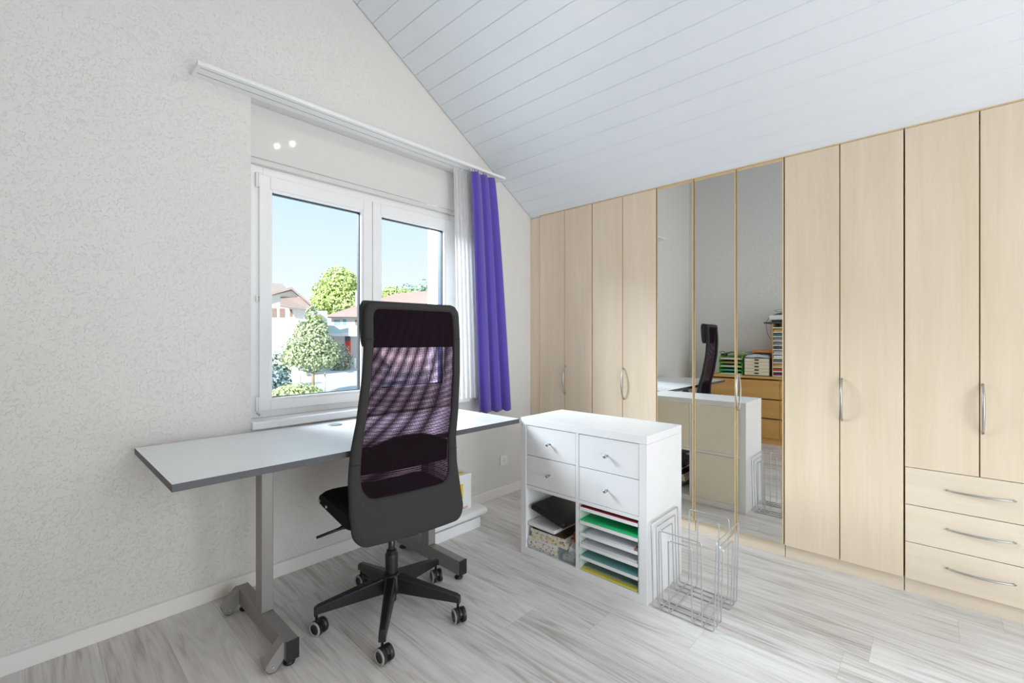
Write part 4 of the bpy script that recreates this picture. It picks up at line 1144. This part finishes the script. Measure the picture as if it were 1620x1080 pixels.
# young street tree with stakes
tx, ty = 14.3, 33.1
tr = thing('young_tree', 'small round-crowned street tree with stakes in front of the window', 'tree', (tx, ty, GZ))
mb = MB()
blobs = [(tx, ty, 0.25, 1.85, 1.35), (tx - 0.8, ty, 0.6, 1.3, 1.1), (tx + 0.6, ty, 0.5, 1.2, 1.2), (tx, ty, 1.6, 1.1, 1.2), (tx - 0.1, ty, 2.7, 0.5, 1.0), (tx + 0.6, ty, 1.9, 0.5, 1.0), (tx - 0.8, ty, 1.7, 0.5, 0.9), (tx-1.3, ty, 0.1, 0.9, 0.8), (tx+1.0, ty-0.3, 0.0, 0.8, 0.8)]
leaves(mb, blobs, 9500, 0.115)
mb.build('foliage', leafmats('tree_leaf', (204, 212, 172), (164, 180, 138)), tr)
MB().tube([(tx, ty, GZ), (tx, ty, -1.2), (tx, ty, 1.5)], [0.13, 0.11, 0.05], 8).build('trunk', gmat('bark', (176, 158, 130)), tr)
for dx, dy in ((-0.8, 0.3), (0.75, -0.3)):
    MB().tube([(tx + dx, ty + dy, GZ), (tx + dx, ty + dy, -1.15)], 0.05, 6).build('stake', gmat('stake_wood', (206, 196, 180)), tr)
MB().tube([(tx - 0.8, ty + 0.3, -1.25), (tx + 0.75, ty - 0.3, -1.25)], 0.045, 6).build('cross_rail', gmat('stake_wood'), tr)
# shrubs
def shrub(label, x, y, r, h, c1, c2, n, size, name='shrub', cat='shrub'):
    mb = MB(); leaves(mb, [(x, y, GZ + h * 0.5, r, h * 0.55), (x - r * .4, y + .3, GZ + h * .4, r * .7, h * .5), (x + r * .5, y, GZ + h * .35, r * .6, h * .45)], n, size, zmin=GZ + 0.02)
    return tag(mb.build(name, leafmats(name + '_' + label.split()[0], c1, c2)), label, cat)
shrub('blue-green bush at the lower left outside the window', 11.9, 34.6, 1.3, 2.2, (178, 196, 198), (146, 170, 174), 1500, 0.14)
shrub('yellow-green low hedge bush below the street tree', 12.75, 31.9, 1.5, 1.0, (212, 220, 168), (186, 200, 144), 1500, 0.12)
shrub('dark green bush beside the white house far left', 14.4, 40.6, 1.1, 2.9, (120, 150, 110), (96, 126, 92), 700, 0.16)
# big trees behind
def bigtree(label, x, y, w_, zc, h, c1, c2, n, size, name='tree'):
    r = thing(name, label, 'tree', (x, y, GZ))
    mb = MB(); bl = []
    rnd = random.Random(int(x * 10))
    for i in range(11):
        a = rnd.uniform(0, 6.28); q = rnd.uniform(0.1, 0.62)
        bl.append((x + w_ * q * math.cos(a), y + w_ * q * math.sin(a), zc + h * rnd.uniform(-0.45, 0.55), w_ * rnd.uniform(0.32, 0.5), h * rnd.uniform(0.3, 0.45)))
    leaves(mb, bl, n, size)
    mb.build('crown', leafmats('crown_' + label.split()[0], c1, c2), r)
    MB().tube([(x, y, GZ), (x, y, zc)], [0.5, 0.3], 8).build('trunk', gmat('bark'), r)
bigtree('tall yellow-green tree rising behind the houses in the left pane', 41.6, 86.0, 7.2, 9.2, 6.6, (218, 230, 160), (184, 206, 128), 14000, 0.30)
bigtree('broad light green tree left of the tall one, above the small roofs', 34.6, 86.0, 4.6, 6.0, 4.2, (214, 226, 158), (182, 202, 128), 5500, 0.30)
bigtree('light green tree seen low in the right pane', 60.5, 96.5, 6.5, 9.0, 5.5, (206, 222, 150), (172, 200, 120), 6000, 0.33)
bigtree('lighter green tree behind the chimney roof between the panes', 52.0, 92.0, 5.5, 8.6, 5.4, (212, 226, 156), (180, 202, 126), 5000, 0.33)
# wooded hill
hl = thing('wooded_hill', 'hazy wooded hillside far away in the right pane', 'hill', (95, 128, GZ))
mb = MB(); bl = []
for i in range(26):
    u_ = i / 25
    bl.append((74 + 52 * u_, 136 - 32 * u_, 9 + 12 * u_ ** 0.7 + random.uniform(-1.5, 1.5), 7, 6))
    bl.append((74 + 52 * u_, 136 - 32 * u_, 2 + 9 * u_ ** 0.7, 8, 8))
leaves(mb, bl, 12000, 0.9)
mb.build('woodland', leafmats('far_wood', (176, 196, 160), (146, 172, 146)), hl)
# houses
M_HW = gmat('house_render_white', (236, 234, 230), var=0.02, vscale=0.6)
M_RT = gmat('roof_tile_rose', (178, 152, 144), var=0.1, vscale=1.5)
M_RB = gmat('roof_tile_brown', (168, 150, 142), var=0.1, vscale=1.5)
M_TIM = gmat('timber_brown', (150, 128, 116))
M_HGL = mat('house_window_glass', (150, 170, 180), 0.15)
fwd = Vector((math.cos(R(42.9)), math.sin(R(42.9)), 0)); rgt = Vector((math.sin(R(42.9)), -math.cos(R(42.9)), 0))
class HB(MB):
    """builder in a house frame: local x = along facade (right), y = depth away, z up"""
    def __init__(s, o, ang): super().__init__(); s.o = Vector(o); s.R_ = Matrix.Rotation(R(ang), 3, 'Z')
    def build(s, *a, **k):
        s.v = [s.R_ @ p + s.o for p in s.v]
        return super().build(*a, **k)
# right house with balcony: facade faces the viewer
HA = 42.9 - 90
ho = Vector((29.9, 63.3, 0)); 
h1 = thing('apartment_house', 'white house with hipped rosy roof, glass balcony and red pillar', 'house', (ho.x, ho.y, GZ))
hb = lambda: HB((ho.x, ho.y, 0), HA)
w_ = hb(); w_.box((0.1, 0.0, GZ), (16, 10, 4.5)); w_.build('walls', M_HW, h1)
w_ = hb()
w_.add([(-0.8, -1.3, 4.5), (17, -1.3, 4.5), (17, 11, 4.5), (-0.8, 11, 4.5), (8.3, 3.8, 8.3), (17, 3.8, 9.0)], [(0, 1, 5, 4), (1, 2, 5), (2, 3, 4, 5), (3, 0, 4), (0, 3, 2, 1)])
w_.build('roof', M_RT, h1)
for x0_, x1_, z0_, z1_, mm in ((0.5, 1.3, 2.4, 4.1, M_HGL), (1.75, 2.2, 2.4, 4.2, mat('teal_shutter', (120, 178, 190), 0.6)), (3.5, 3.95, 3.0, 4.1, M_TIM), (5.2, 6.2, 2.4, 4.1, M_HGL), (8.2, 9.4, 2.4, 4.1, M_HGL)):
    w_ = hb(); w_.box((x0_, -0.06, z0_), (x1_, -0.003, z1_)); w_.build('window', mm, h1)
w_ = hb(); w_.box((0.0, -2.2, 1.75), (9.5, -0.01, 2.15)); w_.build('balcony_slab', M_HW, h1)
w_ = hb(); w_.box((0.1, -2.2, 2.16), (9.4, -2.15, 3.25)); w_.build('balcony_glass', mat('balcony_glass', (200, 220, 222), 0.2), h1)
w_ = hb(); w_.box((2.75, -2.0, GZ + 0.45), (3.35, -1.4, 1.0)); pil = w_.build('pillar', gmat('red_paint', (214, 60, 50)), h1)
w_ = hb(); w_.box((2.75, -2.0, 1.01), (3.35, -1.4, 1.745)); w_.build('pillar_head', gmat('dark_grey_paint', (90, 84, 84)), h1)
w_ = hb(); w_.box((2.0, -2.3, GZ), (3.4, -1.1, GZ + 0.44)); w_.build('pillar_base', gmat('dark_grey_paint'), h1)
w_ = hb(); w_.box((3.6, -2.3, GZ), (4.2, -1.6, -1.3)); w_.build('white_cabinet', gmat('cabinet_white', (232, 234, 234)), h1)
w_ = hb(); w_.box((3.1, 1.2, 5.6), (3.6, 1.7, 8.2)); w_.box((3.0, 1.1, 8.21), (3.7, 1.8, 8.4)); w_.build('chimney', gmat('chimney_grey', (206, 206, 206)), h1)
shrub('grey-green shrubs beside the red pillar of the house', 28.6, 57.6, 1.4, 3.4, (190, 196, 176), (150, 160, 136), 900, 0.2)
# left gabled house
g0 = Vector((17.6, 53.0, 0))
h2 = thing('gabled_house', 'white gabled house with brown tile roof at the far left outside', 'house', (g0.x, g0.y, GZ))
hb2 = lambda: HB((g0.x, g0.y, 0), HA + 25)
w_ = hb2(); w_.prism([(-3.5, GZ), (4.0, GZ), (4.4, 5.2), (2.7, 6.7), (-3.5, 4.6)], 0, 10, 'Y'); w_.build('walls', M_HW, h2)
w_ = hb2()
w_.prism([(2.7, 7.0), (4.9, 5.05), (4.9, 4.8), (2.7, 6.75), (-4.5, 4.2), (-4.5, 4.45)], -0.9, 10.5, 'Y'); w_.build('roof', M_RB, h2)
w_ = hb2(); w_.add([(1.6, -0.05, 5.9), (3.6, -0.05, 5.9), (5.0, -1.6, 4.4), (1.6, -1.6, 4.8)], [(0, 1, 2, 3)]); w_.build('canopy_roof', M_RB, h2, solid=0.15)
for x0_, x1_, z0_, z1_ in ((0.7, 1.2, 3.7, 4.7), (1.5, 2.0, 3.7, 4.7), (2.5, 2.75, 3.8, 4.6)):
    w_ = hb2(); w_.box((x0_, -0.06, z0_), (x1_, -0.003, z1_)); w_.build('window', M_TIM, h2)
w_ = hb2(); w_.prism([(1.4, 3.4), (4.8, 0.8), (4.8, 0.2), (1.4, 2.8)], -1.2, -1.0, 'Y'); w_.prism([(1.4, 0.2), (4.2, -2.4), (4.2, -2.8), (1.4, -0.5)], -1.2, -1.0, 'Y'); w_.build('outside_stair', gmat('stair_white', (226, 224, 222)), h2)
# long dark roof behind
w_ = HB((21.5, 66.0, 0), HA + 25); w_.prism([(-7, 6.3), (4.8, 6.3), (2.6, 8.9), (-7, 9.3)], 0, 8, 'Y'); w_.box((-6.5, 0.5, GZ), (4.3, 7.5, 6.3))
tag(w_.build('far_house', gmat('roof_tile_grey', (170, 158, 154), var=0.08)), 'grey-brown roofed house rising behind the gabled house', 'house')
w_ = HB((27.9, 74.0, 0), HA + 20); w_.prism([(-6, 4.3), (3.4, 4.3), (1.6, 6.3), (-5, 6.3)], 0, 7, 'Y'); w_.box((-5.6, 0.5, GZ), (3.0, 6.5, 4.3))
tag(w_.build('shed', gmat('roof_tile_tan', (190, 172, 160), var=0.08)), 'low tan-roofed building between the two white houses', 'building')
sg_ = HB((25.0, 58.6, 0), HA + 20); sg_.box((-1.2, 0, 2.6), (2.0, 0.15, 5.0)); sg_.box((0.3, 0.05, GZ), (0.6, 0.1, 2.6))
sgn = thing('billboard', 'white roadside sign board with a yellow patch behind the street tree', 'sign', (25.0, 58.6, GZ))
sg_.build('board', M_HW, sgn)
w_ = HB((25.0, 58.6, 0), HA + 20); w_.box((-0.4, -0.04, 3.5), (1.4, -0.01, 4.3)); w_.build('yellow_patch', gmat('sign_yellow', (244, 216, 80)), sgn)

# repeats share a group
GROUPS = (('wardrobe', '', GW), ('letter_tray', 'green plastic letter tray', 'green letter trays stacked on the dresser'),
          ('magazine', '', 'printed booklets piled in the lower left cube'),
          ('paper_sheets', 'slot of the tall sorter', 'papers in the tall sorter on the dresser'),
          ('paper_sheets', 'green letter tray', 'papers in the green letter trays'),
          ('paper_sheets', '', 'sheets in the white letter tray tower'),
          ('tree', '', 'trees beyond the houses'), ('shrub', '', 'bushes outside the window'))
for o in S.objects:
    if o.parent is None and 'label' in o and 'group' not in o:
        for nm, frag, g in GROUPS:
            if o.name.split('.')[0] == nm and frag in o['label']:
                o['group'] = g
                break
